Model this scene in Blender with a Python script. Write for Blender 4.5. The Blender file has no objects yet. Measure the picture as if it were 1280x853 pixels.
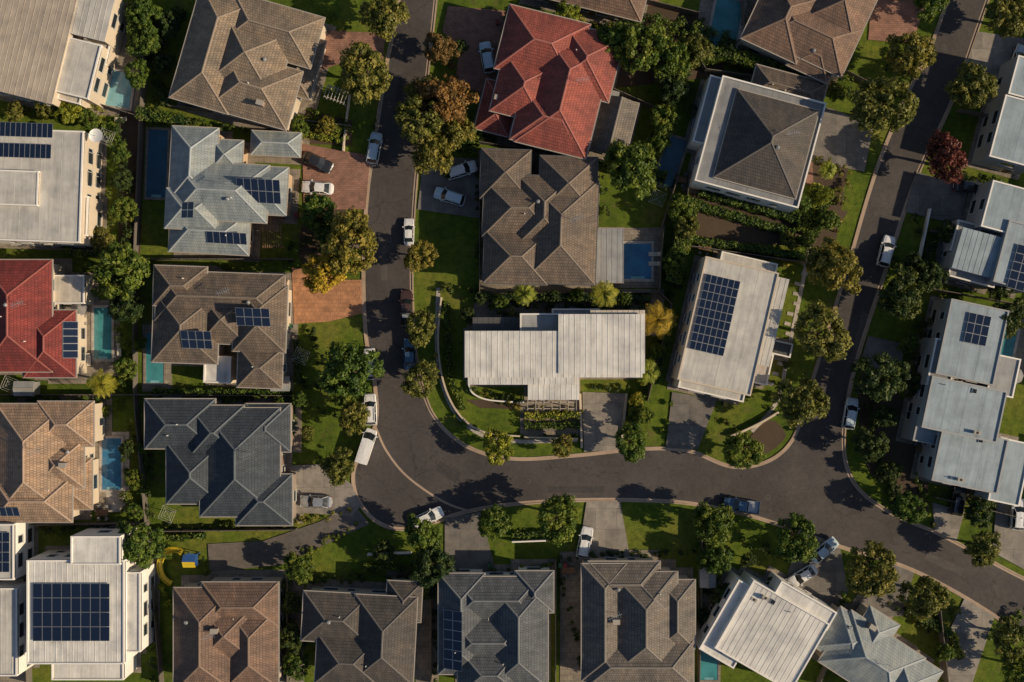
import bpy, math, random
import numpy as np
from mathutils import Vector, geometry
random.seed(7); rng=np.random.default_rng(7)
S=0.115; HC=150.0
def W(px,py,z=0.0):
    k=(HC-z)/HC
    return ((px-640)*S*k,(426.5-py)*S*k)
COL=bpy.context.scene.collection
# ------------------------------------------------------------ materials
def newmat(name):
    m=bpy.data.materials.new(name); m.use_nodes=True
    nt=m.node_tree; b=nt.nodes['Principled BSDF']
    return m,nt,b
def N(nt,t,**k):
    n=nt.nodes.new(t)
    for a,v in k.items(): setattr(n,a,v)
    return n
def ramp(nt,fac,stops):
    r=N(nt,'ShaderNodeValToRGB'); e=r.color_ramp.elements
    while len(e)<len(stops): e.new(0.5)
    for i,(p,c) in enumerate(stops):
        e[i].position=p; e[i].color=(c[0],c[1],c[2],1)
    nt.links.new(fac,r.inputs[0]); return r.outputs[0]
def noise(nt,vec,scale,detail=4,rough=.6):
    n=N(nt,'ShaderNodeTexNoise'); n.inputs['Scale'].default_value=scale
    n.inputs['Detail'].default_value=min(detail,4); n.inputs['Roughness'].default_value=rough
    nt.links.new(vec,n.inputs['Vector']); return n.outputs[0]
def mixc(nt,fac,a,b,mode='MIX'):
    m=N(nt,'ShaderNodeMix',data_type='RGBA',blend_type=mode)
    for s,v in ((m.inputs[0],fac),(m.inputs[6],a),(m.inputs[7],b)):
        if isinstance(v,(int,float)): s.default_value=v
        elif isinstance(v,(tuple,list)): s.default_value=(*v[:3],1)
        else: nt.links.new(v,s)
    return m.outputs[2]
def bump(nt,b,h,st,dist=.05):
    bp=N(nt,'ShaderNodeBump'); bp.inputs['Strength'].default_value=st; bp.inputs['Distance'].default_value=dist
    nt.links.new(h,bp.inputs['Height']); nt.links.new(bp.outputs[0],b.inputs['Normal'])
def mulc(c,k): return tuple(min(1,x*k) for x in c)
def plain(name,c,rough=.8,var=.25,scale=1.5,metal=0,bmp=.0,big=.12):
    m,nt,b=newmat(name); tc=N(nt,'ShaderNodeTexCoord').outputs['Object']
    n1=noise(nt,tc,scale,6); n2=noise(nt,tc,big,3)
    c1=ramp(nt,n1,[(.3,mulc(c,1-var)),(.7,mulc(c,1+var))])
    c2=mixc(nt,.6,c1,ramp(nt,n2,[(.35,mulc(c,1-var)),(.65,mulc(c,1+var*.7))]))
    nt.links.new(c2,b.inputs['Base Color']); b.inputs['Roughness'].default_value=rough; b.inputs['Metallic'].default_value=metal
    if bmp: bump(nt,b,noise(nt,tc,scale*8,3),bmp)
    return m
def tile(name,c,var=.17,rough=.82,mk=.42):
    m,nt,b=newmat(name); uv=N(nt,'ShaderNodeUVMap').outputs[0]; tc=N(nt,'ShaderNodeTexCoord').outputs['Object']
    br=N(nt,'ShaderNodeTexBrick'); nt.links.new(uv,br.inputs['Vector'])
    br.inputs['Scale'].default_value=1; br.inputs['Brick Width'].default_value=.34; br.inputs['Row Height'].default_value=.44
    br.inputs['Mortar Size'].default_value=.038; br.inputs['Mortar Smooth'].default_value=.4
    br.inputs['Color1'].default_value=(*mulc(c,1.05-var),1); br.inputs['Color2'].default_value=(*mulc(c,1.05+var),1); br.inputs['Mortar'].default_value=(*mulc(c,mk),1)
    mp=N(nt,'ShaderNodeMapping'); mp.inputs['Scale'].default_value=(1.1,.16,1); nt.links.new(uv,mp.inputs[0])
    st=noise(nt,mp.outputs[0],1.3,4,.65)
    c1=mixc(nt,1.0,br.outputs[0],ramp(nt,st,[(.3,(.66,.67,.68)),(.55,(1,1,1)),(.8,(1.3,1.24,1.16))]),'MULTIPLY')
    big=noise(nt,tc,.3,4)
    c2=mixc(nt,1.0,c1,ramp(nt,big,[(.32,(.70,.73,.77)),(.5,(1,1,1)),(.68,(1.25,1.18,1.08))]),'MULTIPLY')
    li=noise(nt,tc,2.6,4,.7)
    c2=mixc(nt,ramp(nt,li,[(.62,(0,0,0)),(.74,(.45,.45,.45))]),c2,tuple(.5*x+.10 for x in c))
    nt.links.new(c2,b.inputs['Base Color']); b.inputs['Roughness'].default_value=rough
    sx=N(nt,'ShaderNodeSeparateXYZ'); nt.links.new(uv,sx.inputs[0])
    mo=N(nt,'ShaderNodeMath',operation='DIVIDE'); nt.links.new(sx.outputs[1],mo.inputs[0]); mo.inputs[1].default_value=.44
    fr=N(nt,'ShaderNodeMath',operation='FRACT'); nt.links.new(mo.outputs[0],fr.inputs[0])
    inv=N(nt,'ShaderNodeMath',operation='SUBTRACT'); inv.inputs[0].default_value=1; nt.links.new(fr.outputs[0],inv.inputs[1])
    bump(nt,b,inv.outputs[0],.6,.06)
    return m
def metal(name,c,rough=.45,pan=.76):
    m,nt,b=newmat(name); uv=N(nt,'ShaderNodeUVMap').outputs[0]; tc=N(nt,'ShaderNodeTexCoord').outputs['Object']
    sx=N(nt,'ShaderNodeSeparateXYZ'); nt.links.new(uv,sx.inputs[0])
    d=N(nt,'ShaderNodeMath',operation='DIVIDE'); nt.links.new(sx.outputs[0],d.inputs[0]); d.inputs[1].default_value=pan
    f=N(nt,'ShaderNodeMath',operation='FLOOR'); nt.links.new(d.outputs[0],f.inputs[0])
    wn=N(nt,'ShaderNodeTexWhiteNoise',noise_dimensions='1D'); nt.links.new(f.outputs[0],wn.inputs['W'])
    c1=ramp(nt,wn.outputs[0],[(0,mulc(c,.92)),(1,mulc(c,1.03))])
    mp=N(nt,'ShaderNodeMapping'); mp.inputs['Scale'].default_value=(1.5,.12,1); nt.links.new(uv,mp.inputs[0])
    c2=mixc(nt,1.0,c1,ramp(nt,noise(nt,mp.outputs[0],1.2,6,.7),[(.3,(.78,.77,.75)),(.55,(1,1,1))]),'MULTIPLY')
    c3=mixc(nt,1.0,c2,ramp(nt,noise(nt,tc,.35,5,.65),[(.32,(.72,.73,.75)),(.6,(1.03,1.03,1.02))]),'MULTIPLY')
    nt.links.new(c3,b.inputs['Base Color']); b.inputs['Roughness'].default_value=rough; b.inputs['Metallic'].default_value=.0
    return m
def leafm(name,c0,c1,c2):
    m,nt,b=newmat(name)
    at=N(nt,'ShaderNodeAttribute'); at.attribute_name='tint'
    oi=N(nt,'ShaderNodeObjectInfo')
    c=ramp(nt,at.outputs['Fac'],[(0,c0),(.5,c1),(1,c2)])
    v=ramp(nt,oi.outputs['Random'],[(0,(.80,.88,.85)),(.5,(1,1,1)),(1,(1.25,1.08,.9))])
    c=mixc(nt,1.0,c,v,'MULTIPLY')
    nt.links.new(c,b.inputs['Base Color']); b.inputs['Roughness'].default_value=.55
    b.inputs['Specular IOR Level'].default_value=.3
    tr=N(nt,'ShaderNodeBsdfTranslucent'); nt.links.new(c,tr.inputs[0])
    mx=N(nt,'ShaderNodeMixShader'); mx.inputs[0].default_value=.3
    out=nt.nodes['Material Output']
    nt.links.new(b.outputs[0],mx.inputs[1]); nt.links.new(tr.outputs[0],mx.inputs[2]); nt.links.new(mx.outputs[0],out.inputs[0])
    return m
L={'green':leafm('leaf_green',(.03,.065,.012),(.09,.15,.022),(.21,.26,.04)),
   'olive':leafm('leaf_olive',(.055,.066,.014),(.155,.165,.034),(.32,.29,.065)),
   'autumn':leafm('leaf_autumn',(.07,.06,.02),(.21,.125,.045),(.32,.21,.07)),
   'yellow':leafm('leaf_yellow',(.14,.12,.015),(.40,.30,.03),(.60,.46,.05)),
   'lime':leafm('leaf_lime',(.08,.11,.012),(.24,.28,.03),(.46,.44,.06)),
   'red':leafm('leaf_red',(.07,.018,.018),(.20,.06,.045),(.30,.12,.07)),
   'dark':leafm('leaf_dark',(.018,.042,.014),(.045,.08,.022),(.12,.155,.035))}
BARK=plain('bark',(.10,.075,.055),.9,.3,6)
def grassmat():
    m,nt,b=newmat('lawn_grass'); tc=N(nt,'ShaderNodeTexCoord').outputs['Object']
    c=ramp(nt,noise(nt,tc,.09,5,.6),[(.3,(.058,.092,.016)),(.5,(.098,.145,.020)),(.68,(.155,.165,.034))])
    f=ramp(nt,noise(nt,tc,1.1,8,.75),[(.3,(.55,.6,.55)),(.5,(1,1,1)),(.72,(1.45,1.3,1.15))])
    c=mixc(nt,1.0,c,f,'MULTIPLY')
    f=ramp(nt,noise(nt,tc,7,3,.7),[(.3,(.6,.65,.6)),(.7,(1.35,1.3,1.3))])
    c=mixc(nt,1.0,c,f,'MULTIPLY')
    d=ramp(nt,noise(nt,tc,.28,6,.7),[(.58,(0,0,0)),(.75,(.7,.7,.7))])
    c=mixc(nt,d,c,(.15,.115,.06))
    nt.links.new(c,b.inputs['Base Color']); b.inputs['Roughness'].default_value=.95; b.inputs['Specular IOR Level'].default_value=.1
    bump(nt,b,noise(nt,tc,9,4,.7),.9,.08); return m
GRASS=grassmat()
def asphalt(name,c,w=(1,1,1)):
    m,nt,b=newmat(name); tc=N(nt,'ShaderNodeTexCoord').outputs['Object']
    a=ramp(nt,noise(nt,tc,.12,6,.65),[(.3,mulc(c,.72)),(.5,c),(.7,mulc(c,1.32))])
    f=ramp(nt,noise(nt,tc,1.6,8,.8),[(.3,(.74,.74,.75)),(.7,(1.22,1.2,1.17))])
    x=mixc(nt,1.0,a,f,'MULTIPLY')
    vo=N(nt,'ShaderNodeTexVoronoi',feature='DISTANCE_TO_EDGE'); vo.inputs['Scale'].default_value=.16
    dn=N(nt,'ShaderNodeTexNoise'); dn.inputs['Scale'].default_value=.8; nt.links.new(tc,dn.inputs[0])
    ad=N(nt,'ShaderNodeVectorMath',operation='MULTIPLY_ADD'); nt.links.new(dn.outputs[1],ad.inputs[0]); ad.inputs[1].default_value=(2.5,2.5,0); nt.links.new(tc,ad.inputs[2])
    nt.links.new(ad.outputs[0],vo.inputs['Vector'])
    cr=ramp(nt,vo.outputs[0],[(.0,(.5,.5,.5)),(.012,(1,1,1))])
    x=mixc(nt,.8,x,mixc(nt,1.0,x,cr,'MULTIPLY'))
    f=ramp(nt,noise(nt,tc,30,2),[(.3,(.75,.75,.75)),(.7,(1.3,1.3,1.3))])
    x=mixc(nt,1.0,x,f,'MULTIPLY')
    nt.links.new(x,b.inputs['Base Color']); b.inputs['Roughness'].default_value=.85; return m
ROAD=asphalt('road_asphalt',(.060,.054,.054)); DASPH=asphalt('drive_asphalt',(.12,.108,.098))
KERB=plain('kerb_concrete',(.38,.29,.22),.9,.25,1.2)
def paving(name,c,mort,bw=.5,bh=.5):
    m,nt,b=newmat(name); tc=N(nt,'ShaderNodeTexCoord').outputs['Object']
    br=N(nt,'ShaderNodeTexBrick'); nt.links.new(tc,br.inputs['Vector']); br.inputs['Scale'].default_value=1
    br.inputs['Brick Width'].default_value=bw; br.inputs['Row Height'].default_value=bh; br.inputs['Mortar Size'].default_value=.025
    br.inputs['Color1'].default_value=(*mulc(c,.86),1); br.inputs['Color2'].default_value=(*mulc(c,1.12),1); br.inputs['Mortar'].default_value=(*mort,1)
    f=ramp(nt,noise(nt,tc,.6,7,.7),[(.3,(.62,.62,.63)),(.65,(1.12,1.1,1.08))])
    nt.links.new(mixc(nt,1.0,br.outputs[0],f,'MULTIPLY'),b.inputs['Base Color']); b.inputs['Roughness'].default_value=.85; return m
BRICK=paving('brick_paving',(.29,.155,.115),(.16,.10,.08),.6,.3)
ORANGE=paving('terracotta_paving',(.44,.22,.115),(.26,.14,.08),.6,.6)
CONC=paving('concrete_drive',(.26,.24,.215),(.15,.14,.13),3.0,3.0)
CONCD=paving('dark_concrete_drive',(.17,.16,.15),(.09,.09,.09),3.,3.)
PAVE=paving('stone_paving',(.25,.22,.18),(.13,.115,.10),.8,.8)
PAVEL=paving('pale_paving',(.46,.43,.39),(.3,.28,.25),.9,.9)
MULCH=plain('garden_mulch',(.075,.052,.034),.95,.4,4,bmp=.5)
DECK=paving('timber_deck',(.24,.14,.08),(.08,.05,.03),4,.16)
T={'brown':tile('brown_roof_tiles',(.235,.185,.138)),'dbrown':tile('dark_brown_roof_tiles',(.150,.117,.092)),
   'slate':tile('slate_roof_tiles',(.090,.102,.117)),'navy':tile('dark_navy_roof_tiles',(.046,.060,.078)),'char':tile('charcoal_roof_tiles',(.078,.070,.066)),
   'red':tile('red_roof_tiles',(.27,.070,.055)),'dred':tile('terracotta_roof_tiles',(.21,.038,.034)),
   'tan':tile('tan_roof_tiles',(.33,.23,.16)),'grey':tile('grey_roof_tiles',(.16,.155,.15)),'warm':tile('warm_grey_roof_tiles',(.155,.136,.12)),
   'pale':tile('pale_grey_roof_tiles',(.24,.28,.295),.07,.6,.7),'umber':tile('umber_roof_tiles',(.185,.12,.09)),
   'lgrey':metal('light_grey_metal_roof',(.34,.35,.36)),'white':metal('white_metal_roof',(.70,.69,.66)),
   'cream':metal('cream_metal_roof',(.60,.55,.48)),'off':metal('offwhite_metal_roof',(.56,.55,.52)),
   'blue':metal('pale_blue_metal_roof',(.30,.375,.43)),'mid':metal('mid_grey_metal_roof',(.26,.27,.28)),'beige':metal('beige_metal_roof',(.47,.41,.34)),'charm':metal('charcoal_membrane',(.10,.10,.105))}
def capof(c): return plain('ridge_cap',c,.8,.2,3)
CAP={'brown':capof((.29,.235,.185)),'dbrown':capof((.20,.165,.135)),'slate':capof((.17,.18,.195)),'navy':capof((.12,.14,.16)),'char':capof((.135,.125,.12)),'red':capof((.35,.13,.11)),
 'dred':capof((.29,.09,.075)),'tan':capof((.40,.30,.23)),'grey':capof((.22,.21,.2)),'pale':capof((.35,.39,.41)),'umber':capof((.24,.17,.13)),'warm':capof((.21,.19,.17))}
WL={'white':plain('white_render',(.76,.74,.70),.7,.08,1),'cream':plain('cream_render',(.55,.47,.37),.8,.12,1),
    'brick':paving('wall_brick',(.28,.15,.10),(.3,.27,.24),.24,.09),'sand':plain('sandstone_render',(.46,.34,.23),.8,.15,1),'grey':plain('grey_render',(.32,.33,.34),.8,.12,1)}
GUT=plain('gutter_metal',(.36,.33,.29),.5,.1,1); GUTD=plain('dark_gutter_metal',(.10,.10,.10),.5,.1,1)
WHITE=plain('white_paint',(.78,.78,.76),.5,.05,1)
def gloss(name,c,rough=.1,metal_=0,coat=0):
    m,nt,b=newmat(name); tc=N(nt,'ShaderNodeTexCoord').outputs['Object']
    nt.links.new(ramp(nt,noise(nt,tc,3,4),[(.3,mulc(c,.9)),(.7,mulc(c,1.08))]),b.inputs['Base Color'])
    b.inputs['Roughness'].default_value=rough; b.inputs['Metallic'].default_value=metal_; b.inputs['Coat Weight'].default_value=coat; return m
GLASS=gloss('window_glass',(.02,.026,.032),.06); FRAME=plain('window_frame',(.5,.5,.48),.5,.05)
PV=gloss('solar_cell',(.010,.019,.045),.14); ALU=gloss('aluminium',(.5,.52,.54),.35,.6)
DARK=plain('dark_rubber',(.02,.02,.02),.8,.1); FENCE=plain('fence_panel',(.13,.115,.10),.85,.25,2); FENCEL=plain('pale_fence_panel',(.38,.35,.31),.85,.2,2)
def watermat(name,c):
    m,nt,b=newmat(name); tc=N(nt,'ShaderNodeTexCoord').outputs['Object']
    c1=ramp(nt,noise(nt,tc,.5,5),[(.3,mulc(c,.75)),(.7,mulc(c,1.2))])  # caustic light mottled into the water colour
    nt.links.new(c1,b.inputs['Base Color']); b.inputs['Roughness'].default_value=.06; bump(nt,b,noise(nt,tc,2.5,4),.25,.05); return m
WAT={'teal':watermat('pool_water_teal',(.06,.25,.28)),'blue':watermat('pool_water_blue',(.045,.18,.34)),'dk':watermat('pool_water_dark',(.03,.10,.16)),'lt':watermat('pool_water_light',(.20,.42,.48))}
# ------------------------------------------------------------ mesh builder
class MB:
    def __init__(s): s.v=[];s.f=[];s.m=[];s.uv=[];s.mats=[]
    def mi(s,mat):
        if mat not in s.mats: s.mats.append(mat)
        return s.mats.index(mat)
    def face(s,pts,mat,uv=None):
        n=len(s.v); s.v+=[tuple(p) for p in pts]; s.f.append(tuple(range(n,n+len(pts)))); s.m.append(s.mi(mat))
        s.uv+= uv if uv else [(p[0]+p[1]*.3,p[2]+p[1]) for p in pts]
    def hexa(s,b,t,mat,bottom=True,uv=None):
        n=len(b)
        s.face(t,mat,uv)
        if bottom: s.face(b[::-1],mat)
        for i in range(n):
            j=(i+1)%n; s.face([b[i],b[j],t[j],t[i]],mat)
    def box(s,cx,cy,z0,z1,w,d,ang,mat):
        ca,sa=math.cos(ang),math.sin(ang)
        c=[(cx+x*ca-y*sa,cy+x*sa+y*ca) for x,y in((-w/2,-d/2),(w/2,-d/2),(w/2,d/2),(-w/2,d/2))]
        s.hexa([(x,y,z0) for x,y in c],[(x,y,z1) for x,y in c],mat)
    def strip(s,p,q,wd,h,mat):
        p=Vector(p);q=Vector(q); d=(q-p)
        if d.length<.05: return
        d.normalize(); side=d.cross(Vector((0,0,1)))
        if side.length<.01: side=Vector((1,0,0))
        side.normalize(); side*=wd/2; up=side.cross(d).normalized()*h
        if up.z<0: up=-up
        b=[p-side-up*.5,q-side-up*.5,q+side-up*.5,p+side-up*.5]
        t=[p-side*.5+up,q-side*.5+up,q+side*.5+up,p+side*.5+up]
        s.hexa(b,t,mat)
    def cyl(s,cx,cy,z0,z1,r0,r1,mat,n=12):
        b=[(cx+r0*math.cos(6.2832*i/n),cy+r0*math.sin(6.2832*i/n),z0) for i in range(n)]
        t=[(cx+r1*math.cos(6.2832*i/n),cy+r1*math.sin(6.2832*i/n),z1) for i in range(n)]
        s.hexa(b,t,mat)
    def mesh(s,name):
        me=bpy.data.meshes.new(name); me.from_pydata(s.v,[],s.f)
        for m in s.mats: me.materials.append(m)
        me.polygons.foreach_set('material_index',s.m)
        u=me.uv_layers.new(name='UVMap'); u.data.foreach_set('uv',np.array(s.uv,dtype=np.float32).ravel())
        me.update(); return me
    def obj(s,name,parent=None):
        if not s.f: return None
        o=bpy.data.objects.new(name,s.mesh(name)); COL.objects.link(o)
        if parent:
            o.parent=parent; o.matrix_parent_inverse=parent.matrix_basis.inverted()
        return o
def empty(name,x,y,z=0,rot=0):
    e=bpy.data.objects.new(name,None); e.location=(x,y,z); e.rotation_euler=(0,0,rot); e.empty_display_size=.5; COL.objects.link(e); return e
def smooth(pts,n=8,closed=False):
    P=[Vector((p[0],p[1])) for p in pts]; out=[]
    m=len(P)
    for i in range(m if closed else m-1):
        if closed: p0,p1,p2,p3=P[(i-1)%m],P[i],P[(i+1)%m],P[(i+2)%m]
        else: p0,p1,p2,p3=P[max(i-1,0)],P[i],P[i+1],P[min(i+2,m-1)]
        for k in range(n):
            t=k/n
            out.append(.5*((2*p1)+(-p0+p2)*t+(2*p0-5*p1+4*p2-p3)*t*t+(-p0+3*p1-3*p2+p3)*t**3))
    if not closed: out.append(P[-1])
    return [(a.x,a.y) for a in out]
def prism(mb,poly,z0,z1,mat,uvang=0):
    vs=[Vector((x,y,0)) for x,y in poly]
    for t in geometry.tessellate_polygon([vs]):
        pts=[(vs[i].x,vs[i].y,z1) for i in t]
        a=(pts[1][0]-pts[0][0])*(pts[2][1]-pts[0][1])-(pts[1][1]-pts[0][1])*(pts[2][0]-pts[0][0])
        if a<0: pts=pts[::-1]
        mb.face(pts,mat)
    if z1-z0>.02:
        for i in range(len(poly)):
            a=poly[i];b=poly[(i+1)%len(poly)]
            mb.face([(a[0],a[1],z0),(b[0],b[1],z0),(b[0],b[1],z1),(a[0],a[1],z1)],mat)
def ribbon(mb,line,off,w,z0,z1,mat):
    P=[Vector(p) for p in line]; Ls=[];R=[]
    for i,p in enumerate(P):
        d=(P[min(i+1,len(P)-1)]-P[max(i-1,0)])
        if d.length<1e-6: d=Vector((1,0))
        d.normalize(); n=Vector((-d.y,d.x))
        Ls.append(p+n*(off+w/2)); R.append(p+n*(off-w/2))
    for i in range(len(P)-1):
        b=[(R[i].x,R[i].y,z0),(R[i+1].x,R[i+1].y,z0),(Ls[i+1].x,Ls[i+1].y,z0),(Ls[i].x,Ls[i].y,z0)]
        t=[(x,y,z1) for x,y,_ in b]
        mb.face(t,mat); mb.face([b[0],b[1],t[1],t[0]],mat); mb.face([b[2],b[3],t[3],t[2]],mat)
        if i==0: mb.face([b[3],b[0],t[0],t[3]],mat)
        if i==len(P)-2: mb.face([b[1],b[2],t[2],t[1]],mat)
# ------------------------------------------------------------ ground & roads
mb=MB(); g=900
mb.face([(-g,-g,0),(g,-g,0),(g,g,0),(-g,g,0)],GRASS); mb.obj('ground')
AL=[(540,-420),(505,-120),(497,0),(482,80),(468,170),(457,250),(453,340),(456,420),(467,480),(468,530),(448,568),(440,595),(446,625),(468,652),(500,663),(538,656),(580,642),(640,632),(720,627),(800,627),(870,632),(950,650),(1050,685),(1130,710),(1200,745),(1280,795),(1420,880),(1700,1080)]
IS=[(590,-420),(556,-120),(546,0),(536,90),(526,180),(519,260),(516,340),(519,420),(526,470),(544,520),(583,556),(640,572),(720,568),(800,560),(860,562),(915,582),(960,575),(990,548),(1006,500),(1022,450),(1042,385),(1062,320),(1082,250),(1102,190),(1132,120),(1165,50),(1183,0),(1230,-120),(1380,-420)]
BR=[(1450,-420),(1280,-120),(1236,0),(1222,40),(1190,130),(1152,210),(1130,270),(1108,340),(1088,400),(1070,460),(1058,520),(1058,575),(1076,612),(1118,642),(1170,664),(1220,690),(1280,722),(1440,800),(1740,980)]
al=[W(*p) for p in smooth(AL)]; isl=[W(*p) for p in smooth(IS)]; br=[W(*p) for p in smooth(BR)]
mb=MB(); prism(mb,al+br[::-1]+isl[::-1],0,.012,ROAD); mb.obj('road')
mb=MB()
for ln,sg in((al,1),(isl,-1),(br,-1)):
    ribbon(mb,ln,0,.20,0,.13,KERB)
    if ln is isl: ribbon(mb,ln,-.28,.34,0,.022,KERB)
    else: ribbon(mb,ln,.28 if ln is al else -.28,.34,0,.022,KERB)
mb.obj('road_kerb')
mb=MB(); ribbon(mb,[W(*p) for p in smooth([(470,535),(482,562),(503,590),(530,612),(560,630),(590,640)])],0,.3,.012,.024,KERB); mb.obj('gutter_crossing')
mb=MB()
ASP2=asphalt('patched_asphalt',(.042,.039,.040)); ASP3=asphalt('worn_asphalt',(.082,.075,.072))
for i,(x,y,w,d,a) in enumerate([(500,120,10,50,-8),(1075,420,10,60,-14),(560,590,30,14,-30),(1180,705,50,10,-25),(720,612,70,8,0),(480,330,8,40,0)]):
    cx,cy=W(x,y); mb.box(cx,cy,.010,.018+.001*i,w*S,d*S,math.radians(a),ASP2 if i%2==0 else ASP3)
mb.obj('road_repair_patch')
IRON=plain('cast_iron',(.05,.05,.05),.6)
for x,y in((487,300),(660,602),(1065,450),(960,622),(1180,60)):
    mb=MB(); cx,cy=W(x,y); mb.cyl(cx,cy,.01,.027,.30,.29,IRON,16); mb.cyl(cx,cy,.01,.023,.38,.38,DASPH,16); mb.obj('manhole_cover')
PZ=[0]
def patch(name,pts,mat,top=.05,sm=False):
    PZ[0]=(PZ[0]+1)%9
    p=[W(*q) for q in (smooth(pts,6,True) if sm else pts)]
    mb=MB(); prism(mb,p,0,top+PZ[0]*.004,mat); return mb.obj(name)
D='driveway'
patch(D,[(395,38),(482,42),(478,80),(440,75),(395,90)],BRICK,.14)
patch(D,[(560,8),(632,14),(628,60),(612,120),(568,105),(575,60),(553,40)],BRICK,.14)
patch(D,[(378,180),(463,195),(457,262),(380,262)],BRICK,.14)
patch(D,[(365,335),(400,338),(430,350),(452,350),(453,392),(412,402),(368,405)],ORANGE,.14)
patch(D,[(362,582),(408,580),(440,606),(452,632),(440,645),(362,640)],CONC,.14)
patch(D,[(728,490),(782,492),(774,562),(730,565)],CONC,.14)
patch(D,[(840,490),(896,500),(872,562),(832,560)],CONCD,.14)
patch(D,[(733,627),(775,627),(788,700),(722,700)],CONC,.14)
patch(D,[(556,648),(600,640),(622,720),(556,716)],CONCD,.14)
patch(D,[(260,680),(330,676),(400,652),(442,630),(462,655),(400,684),(352,706),(262,715)],DASPH,.14)
patch(D,[(1010,672),(1050,686),(1060,740),(1030,775),(975,740),(990,700)],CONCD,.14)
patch(D,[(1118,706),(1142,716),(1128,770),(1060,772),(1082,740)],CONCD,.14)
patch(D,[(1205,748),(1243,770),(1215,853),(1180,853),(1172,820)],CONC,.14)
patch(D,[(1168,662),(1195,676),(1205,640),(1165,628)],CONC,.14)
patch(D,[(1240,690),(1280,712),(1290,620),(1245,630)],CONC,.14)
patch(D,[(1145,215),(1210,235),(1200,282),(1131,265)],CONCD,.14)
patch(D,[(1020,130),(1092,155),(1080,215),(1005,200)],CONCD,.14)
patch(D,[(1090,-10),(1160,-5),(1140,55),(1085,50)],BRICK,.14)
patch(D,[(1222,40),(1290,50),(1290,110),(1205,92)],CONC,.14)
patch(D,[(530,195),(612,200),(612,275),(522,262)],CONCD,.14)
patch(D,[(1130,430),(1085,420),(1075,455),(1125,470)],CONCD,.14)
patch('patio',[(0,650),(35,650),(35,853),(0,853)],PAVE)
patch('patio',[(60,340),(108,345),(108,480),(60,480)],PAVE)
patch('patio',[(108,375),(150,375),(150,470),(108,470)],PAVE)
patch('patio',[(118,540),(162,540),(162,640),(118,640)],PAVEL)
patch('patio',[(600,360),(830,362),(830,420),(580,420)],PAVE)
patch('patio',[(745,285),(828,285),(826,360),(745,360)],PAVE)
patch('patio',[(120,60),(180,60),(172,145),(115,145)],PAVE)
patch('patio',[(178,405),(215,405),(215,490),(178,490)],PAVE)
patch('patio',[(875,0),(945,0),(935,70),(870,60)],PAVE)
patch('patio',[(1003,190),(1045,210),(1040,245),(1000,225)],BRICK)
patch('patio',[(650,500),(728,500),(728,545),(650,545)],PAVE)
patch('patio',[(872,742),(905,742),(900,853),(872,853)],PAVE)
patch('patio',[(700,690),(735,690),(735,853),(700,853)],PAVE)
patch('patio',[(1245,395),(1285,400),(1285,470),(1245,460)],PAVE)
patch('patio',[(500,715),(560,715),(548,853),(520,853)],PAVE)
patch('patio',[(640,-20),(830,-20),(812,42),(700,20)],BRICK)
patch('side_path',[(350,720),(380,720),(380,853),(350,853)],PAVE)
patch('garden_bed',[(255,715),(352,715),(350,730),(255,735)],MULCH)
patch('garden_bed',[(868,215),(1060,265),(1030,310),(855,300)],MULCH)
patch('garden_bed',[(960,525),(982,545),(955,568),(930,560)],MULCH,sm=True)
patch('garden_bed',[(1015,190),(1060,210),(1045,300),(1020,300)],MULCH)
patch('garden_bed',[(1115,560),(1160,560),(1160,640),(1125,635)],MULCH)
patch('garden_bed',[(150,130),(182,150),(175,330),(148,330)],MULCH)
patch('garden_bed',[(582,500),(650,500),(650,512),(600,510)],MULCH)
patch('garden_bed',[(365,135),(440,150),(440,182),(375,180)],MULCH)
patch('garden_bed',[(755,0),(905,20),(905,95),(770,110)],MULCH)
patch('garden_bed',[(395,245),(430,245),(425,330),(378,330),(378,280)],MULCH,sm=True)
patch('garden_bed',[(1075,470),(1115,480),(1150,560),(1100,600),(1078,560)],MULCH,sm=True)
mb=MB()
for ln in ([(1012,305),(1000,370),(985,440),(972,500),(940,540)],[(548,360),(546,430),(553,480),(572,520),(605,545),(650,552),(722,550)]):
    ribbon(mb,[W(*p) for p in smooth(ln)],0,.55,0,.055,PAVEL)
mb.obj('footpath')
mb=MB()
for i in range(13):
    t=i/12; x,y=W(1006-40*t+3*math.sin(i*2),330+150*t); mb.box(x,y,0,.07,.9,.5,-.25,PAVEL)
mb.obj('stepping_stones')
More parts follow.
